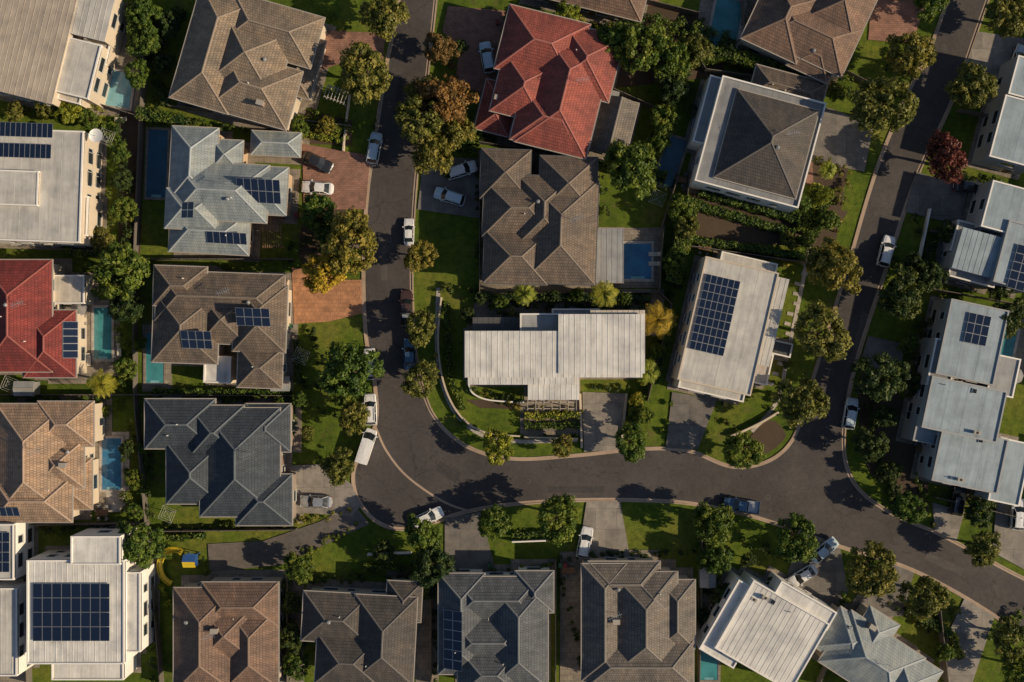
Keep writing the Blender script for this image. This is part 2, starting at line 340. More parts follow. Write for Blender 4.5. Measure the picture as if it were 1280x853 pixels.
# ------------------------------------------------------------ walls & fences
def fence(pts,h=1.8,w=.10,mat=None,name='boundary_fence',sm=False):
    mat=mat or FENCE; mb=MB(); P=[W(*p) for p in (smooth(pts,8) if sm else pts)]
    ribbon(mb,P,0,w,0,h,mat)
    if h>1.2 and not sm:
        for a,b in zip(P[:-1],P[1:]):
            d=math.hypot(b[0]-a[0],b[1]-a[1]); n=max(1,int(d/2.4))
            for i in range(n+1):
                x=a[0]+(b[0]-a[0])*i/n; y=a[1]+(b[1]-a[1])*i/n; mb.box(x,y,0,h+.08,.14,.14,math.atan2(b[1]-a[1],b[0]-a[0]),mat)
    return mb.obj(name)
for p in ([(188,0),(180,140),(172,330)],[(172,330),(172,490)],[(172,490),(187,660)],[(120,130),(190,152)],[(75,312),(170,318),(185,328)],[(185,325),(368,325)],
          [(165,493),(372,494)],[(0,493),(165,493)],[(187,662),(372,660)],[(0,655),(187,652)],[(36,655),(40,853)],[(190,665),(205,853)],[(362,720),(362,853)],
          [(598,368),(822,366)],[(822,366),(828,285)],[(826,285),(848,215)],[(822,366),(838,380),(808,500)],[(756,110),(848,150)],[(868,72),(880,90),(1020,110)],
          [(694,700),(694,853)],[(876,640),(872,853)],[(540,715),(540,853)],[(790,0),(870,20)],[(925,-10),(930,90)],[(860,215),(850,330)],[(855,308),(1010,330)],
          [(1075,0),(1050,90),(1080,105)],[(1195,140),(1290,160)],[(1160,290),(1290,320)],[(1150,360),(1290,385)],[(1165,620),(1290,650)],[(1055,770),(1020,853)],[(1170,760),(1180,853)],
          [(215,135),(440,160)],[(600,180),(770,205)],[(600,195),(600,365)]):
    fence(p)
fence([(552,372),(548,430),(556,482),(576,520),(606,540),(650,545)],.8,.22,WL['cream'],'garden_wall',True)
fence([(586,480),(592,492),(612,500),(655,503)],.7,.2,WL['white'],'garden_wall',True)
fence([(722,548),(655,546)],1.0,.2,WL['cream'],'garden_wall')
fence([(912,545),(925,540),(950,528),(972,515)],.8,.3,WL['cream'],'stone_wall',True)
fence([(725,492),(727,560)],.5,.3,WL['cream'],'garden_wall')
fence([(783,492),(776,560)],.5,.3,WL['cream'],'garden_wall')
fence([(640,676),(694,674)],1.1,.2,WL['white'],'garden_wall')
fence([(460,692),(515,690)],1.0,.2,WL['white'],'garden_wall')
fence([(1160,262),(1145,335)],1.0,.2,WL['white'],'garden_wall')
fence([(430,190),(434,150),(438,120)],1.0,.2,WL['cream'],'garden_wall')
# ------------------------------------------------------------ houses
def loc(cx,cy,ca,sa,x,y,z): return (cx+x*ca-y*sa,cy+x*sa+y*ca,z)
def hip(mr,mc,mg,cx,cy,w,d,ang,z,pitch,mat,cap,gut,gable=False):
    if w<d: w,d=d,w; ang+=math.pi/2
    ca,sa=math.cos(ang),math.sin(ang); hx,hy=w/2,d/2; tp=math.tan(pitch); rise=hy*tp; sl=hy/math.cos(pitch)
    r=hx if gable else max(hx-hy,.04)
    f=lambda x,y,zz: loc(cx,cy,ca,sa,x,y,zz)
    A,B,C,Dd=f(-hx,-hy,z),f(hx,-hy,z),f(hx,hy,z),f(-hx,hy,z); R1,R2=f(-r,0,z+rise),f(r,0,z+rise)
    o=random.random()*3
    mr.face([A,B,R2,R1],mat,[(-hx,0),(hx,0),(r,sl),(-r,sl)])
    mr.face([C,Dd,R1,R2],mat,[(-hx+o,0),(hx+o,0),(r+o,sl),(-r+o,sl)])
    mr.face([B,C,R2],mat,[(-hy,0),(hy,0),(0,sl)]); mr.face([Dd,A,R1],mat,[(-hy+o,0),(hy+o,0),(o,sl)])
    mr.face([f(-hx,hy,z-.2),f(hx,hy,z-.2),f(hx,-hy,z-.2),f(-hx,-hy,z-.2)],gut)
    mc.strip(R1,R2,.28,.07,cap)
    if not gable:
        for p,q in((A,R1),(B,R2),(C,R2),(Dd,R1)): mc.strip(p,q,.24,.06,cap)
    for sx,sy,ww,dd in((0,-hy-.05,w+.2,.13),(0,hy+.05,w+.2,.13),(-hx-.05,0,.13,d-.04),(hx+.05,0,.13,d-.04)):
        x,y,_=f(sx,sy,0); mg.box(x,y,z-.2,z+.015,ww,dd,ang,gut)
def windows(mw,cx,cy,w,d,ang,zt,z0=0):
    for k in range(4):
        a=ang+k*math.pi/2
        nx,ny=math.cos(a),math.sin(a); Lw=(d if k%2==0 else w); dist=(w if k%2==0 else d)/2
        n=int((Lw-1.2)/2.9)
        fl=[z0+.9]+([z0+3.8] if zt-z0>5.2 else [])
        for zz in fl:
            if zz+1.3>zt-.2: continue
            for i in range(n):
                u=(i-(n-1)/2)*2.9; ww=random.choice([1.0,1.5,1.9])
                x=cx+nx*(dist+.02)-ny*u; y=cy+ny*(dist+.02)+nx*u
                mw.box(x,y,zz-.08,zz+1.28,.10,ww+.16,a,FRAME); mw.box(x,y,zz,zz+1.2,.14,ww,a,GLASS)
                mw.box(x+nx*.06,y+ny*.06,zz-.14,zz-.085,.2,ww+.24,a,FRAME)
def panel_grid(ms,cx,cy,w,d,ang,nc,nr,zf):
    ca,sa=math.cos(ang),math.sin(ang)
    def pt(x,y,dz):
        X=cx+x*ca-y*sa; Y=cy+x*sa+y*ca; return (X,Y,zf(X,Y)+dz)
    pw,pd=w/nc,d/nr; g=.03
    for i in range(nc):
        for j in range(nr):
            x0=-w/2+i*pw+g*.5; x1=x0+pw-g; y0=-d/2+j*pd+g*.5; y1=y0+pd-g
            ms.hexa([pt(x0,y0,.10),pt(x1,y0,.10),pt(x1,y1,.10),pt(x0,y1,.10)],[pt(x0,y0,.15),pt(x1,y0,.15),pt(x1,y1,.15),pt(x0,y1,.15)],ALU)
            e=.03
            ms.face([pt(x0+e,y0+e,.155),pt(x1-e,y0+e,.155),pt(x1-e,y1-e,.155),pt(x0+e,y1-e,.155)],PV)
def house(name,blocks,roof,wall='cream',solar=(),gut=None,vents=3,inset=.45):
    cx0,cy0=W(blocks[0][1],blocks[0][2],blocks[0][6]); E=empty(name,cx0,cy0)
    mr,mc,mg,mw,ww,ms,mx,mp=[MB() for _ in range(8)]
    info=[]; wm=WL[wall]
    for i,b in enumerate(blocks):
        kind,px,py,pw,pd,ang,z=b[:7]; opt=b[7] if len(b)>7 else {}
        z=z+.014*i; k=(HC-z)/HC*S; cx,cy=W(px,py,z); w,d=pw*k,pd*k; a=math.radians(ang)
        rn=opt.get('m',roof); mat=T[rn]; cap=CAP.get(rn,GUT); gt=gut or GUT; z0=opt.get('z0',0)
        if kind in('hip','gab'):
            p=math.radians(opt.get('p',28)+.3*i); hip(mr,mc,mg,cx,cy,w,d,a,z,p,mat,cap,gt,kind=='gab')
            info.append((cx,cy,w,d,a,z,p)); ins=opt.get('in',inset)
            mw.box(cx,cy,z0,z-.19,w-2*ins,d-2*ins,a,wm); windows(ww,cx,cy,w-2*ins,d-2*ins,a,z,z0)
            if kind=='gab':
                W_,D_,aa=(w,d,a) if w>=d else (d,w,a+math.pi/2)
                ca,sa=math.cos(aa),math.sin(aa)
                for s in(-1,1):
                    x=s*(W_/2-.05); t=math.tan(p)*D_/2
                    mw.face([loc(cx,cy,ca,sa,x,-D_/2+.1,z-.02),loc(cx,cy,ca,sa,x,D_/2-.1,z-.02),loc(cx,cy,ca,sa,x,0,z+t-.05)],wm)
        else:
            par=opt.get('par',.22 if kind=='flat' else 0); pt=.2
            ca,sa=math.cos(a),math.sin(a)
            if opt.get('open'):
                for sx in(-1,1):
                    for sy in(-1,1):
                        X,Y,_=loc(cx,cy,ca,sa,sx*(w/2-.3),sy*(d/2-.3),0); mw.box(X,Y,0,z-.16,.2,.2,a,wm)
                mw.box(cx,cy,z-.16,z-.01,w,d,a,WHITE)
            else:
                mw.box(cx,cy,z0,z-.01,w,d,a,wm); windows(ww,cx,cy,w,d,a,z,z0)
            e=pt if par else -.12
            dw,dd=w/2-e,d/2-e; rot=opt.get('rib',0)
            c=[(-dw,-dd),(dw,-dd),(dw,dd),(-dw,dd)]
            uv=[(y+i*7,x) for x,y in c] if rot else [(x+i*7,y) for x,y in c]
            tz=0 if par else opt.get('tilt',.25)
            zz=lambda x,y:z+.03+ (tz*( (x/dw if rot else y/dd))*.5+tz*.5)
            top=[loc(cx,cy,ca,sa,x,y,zz(x,y)) for x,y in c]
            mr.hexa([loc(cx,cy,ca,sa,x,y,z-.008) for x,y in c],top,mat,uv=uv)
            if not opt.get('norib'):
                sp=.76; Lr=dd if rot else dw; n=int(2*Lr/sp)
                for q in range(1,n+1):
                    u=-Lr+q*sp
                    if u>Lr-.05: break
                    if rot: p1,p2=(-dw+.02,u),(dw-.02,u)
                    else: p1,p2=(u,-dd+.02),(u,dd-.02)
                    mc.strip(loc(cx,cy,ca,sa,*p1,zz(*p1)+.012),loc(cx,cy,ca,sa,*p2,zz(*p2)+.012),.07,.022,mat)
            elif w*d>25:
                n=int(w/2.4)
                for q in range(1,n):
                    u=-dw+q*2*dw/n; mc.strip(loc(cx,cy,ca,sa,u,-dd+.02,zz(u,-dd)+.004),loc(cx,cy,ca,sa,u,dd-.02,zz(u,dd)+.004),.06,.012,mat)
            if par:
                pm=WL[opt.get('pm','white')]
                for sx,sy,W2,D2 in((0,-d/2+pt/2,w+.02,pt),(0,d/2-pt/2,w+.02,pt),(-w/2+pt/2,0,pt,d-2*pt),(w/2-pt/2,0,pt,d-2*pt)):
                    X,Y,_=loc(cx,cy,ca,sa,sx,sy,0); mp.box(X,Y,z-.3,z+par,W2,D2,a,pm)
            info.append((cx,cy,w,d,a,z+.05,0))
            if w*d>60 and not opt.get('noac'):
                for q in range(3):
                    x,y=random.uniform(-.36,.36)*w,random.choice((-.38,.38,.3))*d
                    X,Y,_=loc(cx,cy,ca,sa,x,y,0)
                    if q==0: mx.box(X,Y,z+.02,z+.7,.9,.45,a,GUT); mx.cyl(X,Y,z+.7,z+.73,.18,.18,DARK,12)
                    elif q==1: mx.cyl(X,Y,z+.02,z+.5,.06,.06,GUT,8)
                    else: mx.box(X,Y,z+.02,z+.16,.7,.7,a,ALU); mx.box(X,Y,z+.16,z+.18,.58,.58,a,GLASS)
        if i==0:
            ca,sa=math.cos(a),math.sin(a); ins=inset if kind in('hip','gab') else 0
            x,y,_=loc(cx,cy,ca,sa,1.45,-(d/2-ins),0); ww.box(x,y,0,2.2,1.15,.16,a,FRAME); ww.box(x,y,.02,2.1,.95,.2,a,DECK)
    ms2=MB()
    for i,(cx,cy,w,d,a,z,p) in enumerate(info):
        ms2.box(cx,cy,0,.075+.004*i,w+1.2,d+1.2,a,PAVE)
    ms2.obj('surround_paving',E)
    hb=[q for q in info if q[6]>0]
    for q in range(vents if hb else 0):
        cx,cy,w,d,a,z,p=random.choice(hb); x,y=random.uniform(-.3,.3)*w,random.uniform(-.3,.3)*d
        hgt=z+min(w/2-abs(x),d/2-abs(y))*math.tan(p); X,Y,_=loc(cx,cy,math.cos(a),math.sin(a),x,y,0)
        if q==0 and random.random()<.4: mx.box(X,Y,hgt-.3,hgt+1.0,.9,.6,a,WL['brick']); mx.box(X,Y,hgt+1.0,hgt+1.08,1.0,.7,a,GUT)
        elif q==1:
            mx.cyl(X,Y,hgt-.3,hgt+.3,.16,.16,ALU,10); mx.cyl(X,Y,hgt+.3,hgt+.55,.28,.12,ALU,12)
        else: mx.cyl(X,Y,hgt-.3,hgt+.45,.07,.07,WHITE,8)
    if hb and random.random()<.6:
        cx,cy,w,d,a,z,p=hb[0]; hgt=z+min(w,d)/2*math.tan(p)*.7; X,Y,_=loc(cx,cy,math.cos(a),math.sin(a),.2*min(w,d),.1*d,0)
        mx.cyl(X,Y,hgt-.5,hgt+2.2,.03,.02,ALU,6); mx.box(X,Y,hgt+2.1,hgt+2.14,2.0,.05,a+.4,ALU)
        for q in(-.8,-.5,-.2,.1,.4,.7): mx.box(X+q*math.cos(a+.4),Y+q*math.sin(a+.4),hgt+2.06,hgt+2.09,.03,.9,a+.4,ALU)
    for s in solar:
        bi,face,px,py,w,d,nc,nr=s; cx,cy,bw,bd,a,z,p=info[bi]
        zz=z+1.0*(p>0); X,Y=W(px,py,zz); k=(HC-zz)/HC*S; tp=math.tan(p); ca,sa=math.cos(a),math.sin(a)
        def zf(x,y,face=face,cx=cx,cy=cy,ca=ca,sa=sa,tp=tp,z=z,bw=bw,bd=bd):
            lx=(x-cx)*ca+(y-cy)*sa; ly=-(x-cx)*sa+(y-cy)*ca
            dd={'E':bw/2-lx,'W':bw/2+lx,'N':bd/2-ly,'S':bd/2+ly,'F':0}[face]
            return z+dd*tp+(.12 if face=='F' else 0)
        panel_grid(ms,X,Y,w*k,d*k,a,nc,nr,zf)
    mw.obj('walls',E); mr.obj('roof',E); mc.obj('ridge_caps' if hb else 'roof_seams',E); mg.obj('gutters',E); ww.obj('windows_and_door',E); ms.obj('solar_panels',E); mx.obj('roof_fittings',E); mp.obj('parapet',E)
    return E
TH='tiled_roof_house'; MH='metal_roof_house'; FH='flat_roof_house'
house(MH,[('sk',35,50,95,140,-14,6.2,{'noac':1}),('flat',95,85,50,70,-14,5.6,{'m':'off','norib':1}),('sk',108,15,60,60,-14,5.9,{'m':'off'}),('flat',120,60,34,36,-14,3.2,{'m':'off','norib':1}),('flat',88,118,30,20,-14,4.6,{'m':'cream','norib':1})],'beige','cream')
house(TH,[('hip',268,62,76,146,-16,5.4),('hip',318,112,104,76,-16,5.3),('hip',340,38,118,66,-16,5.35),('hip',312,72,92,92,-16,5.5),('hip',376,82,44,76,-16,3.2)],'brown','cream')
house(FH,[('flat',38,232,130,140,-2,6.6,{'norib':1,'noac':1}),('flat',92,205,28,70,-2,6.0,{'norib':1}),('flat',95,270,30,50,-2,5.2,{'m':'white','norib':1}),('flat',18,235,60,44,-2,7.1,{'norib':1,'noac':1,'par':.12})],'off','cream',solar=[(0,'F',34,163,66,18,10,1),(0,'F',32,189,66,18,10,1)])
house(TH,[('hip',275,240,120,72,-3,5.3),('hip',242,205,58,92,-3,5.1),('hip',262,290,100,54,-3,4.0),('hip',325,238,68,60,-3,4.9),('hip',345,180,62,30,-3,3.0),('hip',240,262,66,50,-3,5.2),('hip',283,195,40,40,-3,4.6)],'pale','sand',solar=[(3,'S',325,240,54,28,6,2),(2,'S',284,298,50,14,6,1),(5,'W',238,264,18,20,2,2)])
house(TH,[('hip',20,395,90,140,0,5.3),('hip',62,430,66,84,0,4.8),('flat',82,362,48,36,0,3.4,{'m':'cream','norib':1})],'dred','cream',solar=[(1,'E',86,425,16,46,1,5)])
house(TH,[('hip',275,372,160,62,-2,5.2),('hip',232,410,82,88,-2,5.0),('hip',325,398,66,84,-2,5.1),('hip',225,358,66,50,-2,5.3),('hip',325,460,56,50,-2,4.8),('hip',280,400,60,60,-2,4.9),('flat',272,462,34,34,-2,2.9,{'m':'white','norib':1})],'dbrown','cream',solar=[(1,'S',248,425,38,22,4,2),(2,'S',320,397,42,22,4,2)])
house(TH,[('hip',40,575,90,140,0,5.3),('hip',82,530,70,56,0,5.2),('hip',40,625,100,56,0,5.25),('hip',95,605,40,64,0,3.6),('hip',75,580,60,60,0,5.0)],'tan','cream',solar=[(2,'S',12,640,24,12,3,1)])
house(TH,[('hip',300,578,100,136,0,5.4),('hip',225,530,88,62,0,5.1),('hip',330,625,70,64,0,5.2),('hip',335,535,56,60,0,4.8),('hip',243,592,70,76,0,5.1),('hip',270,540,70,66,0,5.3)],'navy','brick')
house(FH,[('flat',95,765,122,130,0,6.8,{'noac':1}),('flat',120,688,62,36,0,7.2,{'norib':1}),('flat',163,765,26,100,0,6.0,{'m':'white','norib':1}),('flat',110,835,90,30,0,5,{'norib':1})],'white','white',solar=[(0,'F',90,765,96,72,8,4)])
house(FH,[('flat',2,690,32,70,0,6,{'norib':1}),('flat',4,790,36,110,0,5.4)],'off','white',solar=[(0,'F',4,690,18,50,2,4)])
house(TH,[('hip',255,800,76,130,0,5.3),('hip',300,756,96,56,0,5.2),('hip',315,810,66,100,0,5.1),('hip',285,790,80,80,0,5.0)],'umber','cream')
house(TH,[('hip',420,772,84,62,-3,5.0),('hip',480,800,78,110,-3,5.3),('hip',505,752,44,50,-3,4.4),('hip',435,825,80,62,-3,5.1)],'char','cream')
house(TH,[('hip',577,780,58,126,0,5.0),('hip',648,795,74,130,0,5.3),('hip',620,748,110,54,0,5.1),('hip',610,800,100,60,0,4.95),('hip',668,740,48,52,0,4.9),('hip',612,840,80,60,0,5.2)],'slate','white',solar=[(0,'W',566,800,24,74,2,6)])
house(TH,[('hip',755,778,56,146,0,5.2),('hip',805,780,84,130,0,5.4),('hip',845,768,48,86,0,5.1),('hip',780,728,90,52,0,5.0),('hip',800,830,134,58,0,5.3),('hip',815,745,60,60,0,5.35)],'warm','cream')
house(FH,[('flat',965,795,110,98,-30,6.2),('flat',920,780,50,100,-30,5.6,{'norib':1}),('flat',1005,757,80,26,-30,5.9,{'norib':1})],'white','white')
house(TH,[('hip',1090,825,110,76,-33,4.8),('hip',1060,800,60,60,-33,4.6),('hip',1130,850,70,70,-33,4.7),('hip',1090,795,44,60,-33,4.5)],'pale','cream')
house(TH,[('hip',705,118,92,144,-14,5.5),('hip',678,58,104,82,-14,5.3),('hip',732,78,80,84,-14,5.4),('hip',622,135,44,64,-14,3.2),('hip',690,152,92,68,-14,5.4),('gab',768,158,46,70,-14,3.1,{'m':'warm'}),('hip',655,110,70,76,-14,5.1)],'red','brick')
house(TH,[('hip',700,290,92,130,-2,5.4),('hip',650,262,92,70,-2,5.2),('hip',632,218,62,62,-2,5.0),('hip',645,322,80,66,-2,5.3),('hip',710,232,72,72,-2,5.25),('hip',680,265,70,90,-2,5.3)],'dbrown','cream',gut=GUTD)
house('carport',[('sk',762,320,32,66,0,2.7,{'open':1})],'lgrey','white')
# centre: one broad pale metal roof with a shallow bottom step, terraces behind
house(MH,[('sk',692,443,220,56,0,6.0,{'noac':1,'tilt':.15}),('sk',752,430,106,72,0,6.18,{'noac':1,'tilt':.15}),('sk',652,462,132,36,0,5.75,{'noac':1,'tilt':.12}),('sk',692,484,62,30,0,5.3,{'tilt':.1}),
  ('sk',772,402,66,26,0,5.5,{'m':'cream','tilt':.1}),('flat',676,404,52,24,0,4.6,{'m':'lgrey','norib':1}),('flat',720,392,60,12,0,3.6,{'m':'lgrey','norib':1}),('sk',622,407,60,18,0,3.0,{'m':'charm','open':1})],'white','cream')
house(TH,[('flat',950,178,134,136,-15,6.0,{'m':'mid','norib':1,'par':.35,'noac':1}),('hip',958,180,106,114,-15,6.3,{'p':29,'z0':5,'in':.3}),('flat',893,140,34,86,-15,5.0,{'m':'mid','norib':1}),('hip',985,112,92,40,-15,4.0,{'m':'dbrown'}),('flat',905,228,42,24,-15,3.2,{'m':'white','norib':1}),('flat',945,240,40,20,-15,3.3,{'m':'white','norib':1})],'char','white')
house(TH,[('hip',1012,42,118,66,-25,5.4),('hip',980,22,76,92,-25,5.2),('hip',1050,5,80,84,-25,5.3),('hip',1018,72,56,46,-25,4.6)],'umber','cream')
house(FH,[('flat',910,408,94,158,-13,6.2,{'pm':'cream','norib':1,'noac':1}),('sk',955,400,36,110,-13,5.6,{'m':'off'}),('flat',935,332,72,20,-13,3.4,{'norib':1}),('flat',890,485,84,18,-13,5.3,{'norib':1}),('flat',968,434,44,18,-13,2.9,{'m':'charm','open':1}),('flat',950,460,26,40,-13,4.0,{'m':'cream','norib':1})],'off','cream',solar=[(0,'F',893,394,44,96,6,9)])
house(FH,[('flat',1215,428,74,96,-12,6.0,{'norib':1,'pm':'grey','noac':1}),('flat',1205,512,96,66,-12,6.4,{'norib':1,'pm':'grey'}),('flat',1212,575,84,70,-12,5.8,{'norib':1,'pm':'grey'}),('flat',1262,590,40,80,-12,5.2,{'norib':1}),('flat',1163,525,34,60,-12,4.4,{'norib':1,'pm':'grey'}),('flat',1178,455,30,60,-12,5.4,{'m':'mid','norib':1}),('flat',1254,470,34,50,-12,5.0,{'m':'lgrey','norib':1})],'blue','grey',solar=[(0,'F',1221,412,28,38,3,3)])
house(FH,[('flat',1262,262,60,60,-15,5.6,{'norib':1}),('sk',1235,320,78,50,-15,5.2),('flat',1275,320,50,80,-15,5.8,{'norib':1,'pm':'grey'}),('flat',1207,298,30,40,-15,3.4,{'m':'mid','norib':1}),('flat',1215,345,60,16,-15,3.6,{'m':'lgrey','norib':1})],'blue','grey',solar=[(2,'F',1275,335,22,56,2,5)])
house(FH,[('flat',1275,165,60,80,-15,5.6,{'norib':1}),('flat',1290,100,50,50,-15,5.2,{'norib':1})],'blue','grey')
house(TH,[('hip',735,-18,150,56,-14,3.4),('hip',775,5,60,30,-14,3.2)],'umber','brick')
for i,(x,y,a,m) in enumerate([(-90,60,0,'brown'),(-90,250,0,'grey'),(-95,440,0,'char'),(-90,620,0,'red'),(-90,790,0,'slate'),(60,-130,-12,'grey'),(250,-130,-14,'slate'),(650,-150,-14,'brown'),(840,-150,-15,'char'),(1020,-150,-20,'tan'),(1410,60,-15,'brown'),(1430,250,-15,'grey'),(1430,430,-12,'slate'),(1440,600,-12,'char'),(100,980,0,'brown'),(290,980,0,'slate'),(470,980,0,'grey'),(640,980,0,'umber'),(820,980,0,'char'),(1010,990,-30,'brown')]):
    house(TH,[('hip',x,y,110,120,a,5.2),('hip',x-40,y+20,70,100,a,5.0),('hip',x+30,y-45,70,60,a,4.6)],m,random.choice(['cream','brick','white']),vents=2)
def dish(px,py,z):
    x,y=W(px,py,z); E=empty('satellite_dish',x,y); mb=MB(); mb.cyl(x,y,z-6.3,z,.05,.05,ALU,8)
    n=18
    for k in range(3):
        r0,r1=k*.32,(k+1)*.32
        for i in range(n):
            a,b=6.2832*i/n,6.2832*(i+1)/n
            q=lambda r,t:(x+r*math.cos(t)+.3*r*r,y+r*math.sin(t),z+.25*r*r)
            mb.face([q(r0,a),q(r1,a),q(r1,b),q(r0,b)],WHITE)
    mb.strip((x,y,z),(x+.5,y,z+.9),.05,.05,ALU); mb.box(x+.5,y,z+.85,z+.98,.16,.16,0,WHITE); mb.obj('dish',E)
dish(118,170,6.5)
# ------------------------------------------------------------ pools
def pool(px,py,w,d,ang,wat,cop=None):
    x,y=W(px,py); E=empty('swimming_pool',x,y); a=math.radians(ang); w*=S;d*=S; m=MB(); cop=cop or PAVEL; c=.38
    ca,sa=math.cos(a),math.sin(a)
    for sx,sy,ww,dd in((0,-d/2-c/2,w+2*c,c),(0,d/2+c/2,w+2*c,c),(-w/2-c/2,0,c,d),(w/2+c/2,0,c,d)):
        X,Y,_=loc(x,y,ca,sa,sx,sy,0); m.box(X,Y,0,.17,ww,dd,a,cop)
    m.obj('coping',E); m=MB(); m.box(x,y,.0,.125,w,d,a,WAT[wat]); m.obj('water',E)
    m=MB(); X,Y,_=loc(x,y,ca,sa,0,-d/2+.2,0); m.box(X,Y,.10,.131,w*.5,.36,a,WAT['lt']); m.obj('steps',E)
pool(150,112,30,44,-8,'lt'); pool(197,205,24,84,-2,'dk',PAVE); pool(129,417,22,64,0,'teal'); pool(194,448,22,62,0,'teal',PAVE)
pool(140,580,24,64,0,'blue'); pool(797,327,34,44,0,'blue'); pool(907,30,34,62,-12,'teal'); pool(838,203,24,62,-18,'dk',PAVE); pool(1260,430,16,40,-12,'teal')  # darkest water: shade from the white house put into the colour
pool(886,830,22,40,0,'teal',PAVE)
# ------------------------------------------------------------ foliage
def quads_mesh(name,verts,tint,mats,mi,extra=None):
    me=bpy.data.meshes.new(name); n=len(verts)//4
    me.vertices.add(len(verts)); me.vertices.foreach_set('co',verts.astype(np.float32).ravel())
    me.loops.add(4*n); me.loops.foreach_set('vertex_index',np.arange(4*n,dtype=np.int32))
    me.polygons.add(n); me.polygons.foreach_set('loop_start',np.arange(0,4*n,4,dtype=np.int32))
    try: me.polygons.foreach_set('loop_total',np.full(n,4,dtype=np.int32))
    except Exception: pass
    for m in mats: me.materials.append(m)
    me.polygons.foreach_set('material_index',mi.astype(np.int32))
    at=me.attributes.new('tint','FLOAT','POINT'); at.data.foreach_set('value',tint.astype(np.float32))
    me.update(calc_edges=True); return me
def leafquads(pos,nrm,size,r):
    n=len(pos); nrm=nrm/np.linalg.norm(nrm,axis=1,keepdims=True)
    t=r.normal(size=(n,3)); t-=nrm*(t*nrm).sum(1,keepdims=True); t/=np.linalg.norm(t,axis=1,keepdims=True); b=np.cross(nrm,t)
    s=(size*r.uniform(.6,1.3,n))[:,None]; asp=.65
    v=np.stack([pos-t*s,pos-b*s*asp,pos+t*s,pos+b*s*asp],1)
    return v.reshape(-1,3)
def clumps(cen,rad,per,size,r,tn=None):
    P=[];Nn=[];Tt=[]
    for i,(c,R) in enumerate(zip(cen,rad)):
        d=r.normal(size=(per,3)); d/=np.linalg.norm(d,axis=1,keepdims=True); d[:,2]=np.where(d[:,2]<-.3,-d[:,2],d[:,2])
        P.append(c+d*R*(r.uniform(.55,1.08,per)[:,None])*np.array([1,1,.85])); Nn.append(d*1.0+r.normal(size=(per,3))*.38)
        base=tn[i] if tn is not None else r.uniform(.15,.85)
        Tt.append(np.clip(base+r.normal(size=per)*.15,0,1))
    P=np.concatenate(P);Nn=np.concatenate(Nn);Tt=np.concatenate(Tt)
    return leafquads(P,Nn,size,r),np.repeat(Tt,4)
def tubeq(p,q,r0,r1,n=7):
    p=Vector(p);q=Vector(q);d=(q-p).normalized(); s=d.orthogonal().normalized(); t=d.cross(s); o=[]
    for i in range(n):
        a,b=6.2832*i/n,6.2832*(i+1)/n
        for c,rr,aa in((p,r0,a),(p,r0,b),(q,r1,b),(q,r1,a)): o.append(c+(s*math.cos(aa)+t*math.sin(aa))*rr)
    return np.array([list(x) for x in o])
def tree_mesh(seed,kind,R=3.3,hc=4.2):
    r=np.random.default_rng(seed); cen=[];rad=[]
    nC=60
    for i in range(nC):
        a=r.uniform(0,6.28); rr=math.sqrt(r.uniform(0,1)); k=1+.10*math.sin(2*a+seed)+.08*math.sin(3*a+seed*2.1)+.06*math.sin(5*a+seed*3)
        x=rr*R*.84*k*math.cos(a); y=rr*R*.84*k*math.sin(a); z=hc+math.sqrt(max(0,1-rr*rr))*R*.66*r.uniform(.45,1.05)-.5*rr+r.normal()*.15
        cen.append(np.array([x,y,z])); rad.append(r.uniform(.42,.78)*R/3.3)
    for i in range(14):
        a=r.uniform(0,6.28); rr=r.uniform(.3,.85); cen.append(np.array([rr*R*.85*math.cos(a),rr*R*.85*math.sin(a),hc-R*.25*r.uniform(.3,1.2)])); rad.append(.7)
    lv,lt=clumps(cen,rad,72,.19,r)
    tr=[tubeq((0,0,-.1),(.05,.03,1.6),.24,.18),tubeq((.05,.03,1.6),(0,.1,hc),.18,.09)]
    for i in range(8):
        c=cen[r.integers(0,nC)]; z0=r.uniform(1.5,2.8); tr.append(tubeq((.04,.03,z0),tuple(c*np.array([.55,.55,1])-np.array([0,0,.5])),.09,.05,5)); tr.append(tubeq(tuple(c*np.array([.55,.55,1])-np.array([0,0,.5])),tuple(c),.05,.02,5))
    tv=np.concatenate(tr); V=np.concatenate([lv,tv]); tt=np.concatenate([lt,np.zeros(len(tv))])
    mi=np.concatenate([np.zeros(len(lv)//4),np.ones(len(tv)//4)])
    return quads_mesh('tree_'+kind,V,tt,[L[kind],BARK],mi)
TM={}
def tree(px,py,rp,kind='olive',name='street_tree',z=0):
    if kind not in TM: TM[kind]=[tree_mesh(11*i+len(kind)*5+3,kind) for i in range(4)]
    me=random.choice(TM[kind]); sc=rp*S/3.3*1.12; hz=4.4*sc; x,y=W(px,py,hz)
    o=bpy.data.objects.new(name,me); o.location=(x,y,z); o.rotation_euler=(0,0,random.uniform(0,6.28)); o.scale=(sc*random.uniform(.94,1.06),sc*random.uniform(.94,1.06),sc*random.uniform(.98,1.2)); COL.objects.link(o); return o
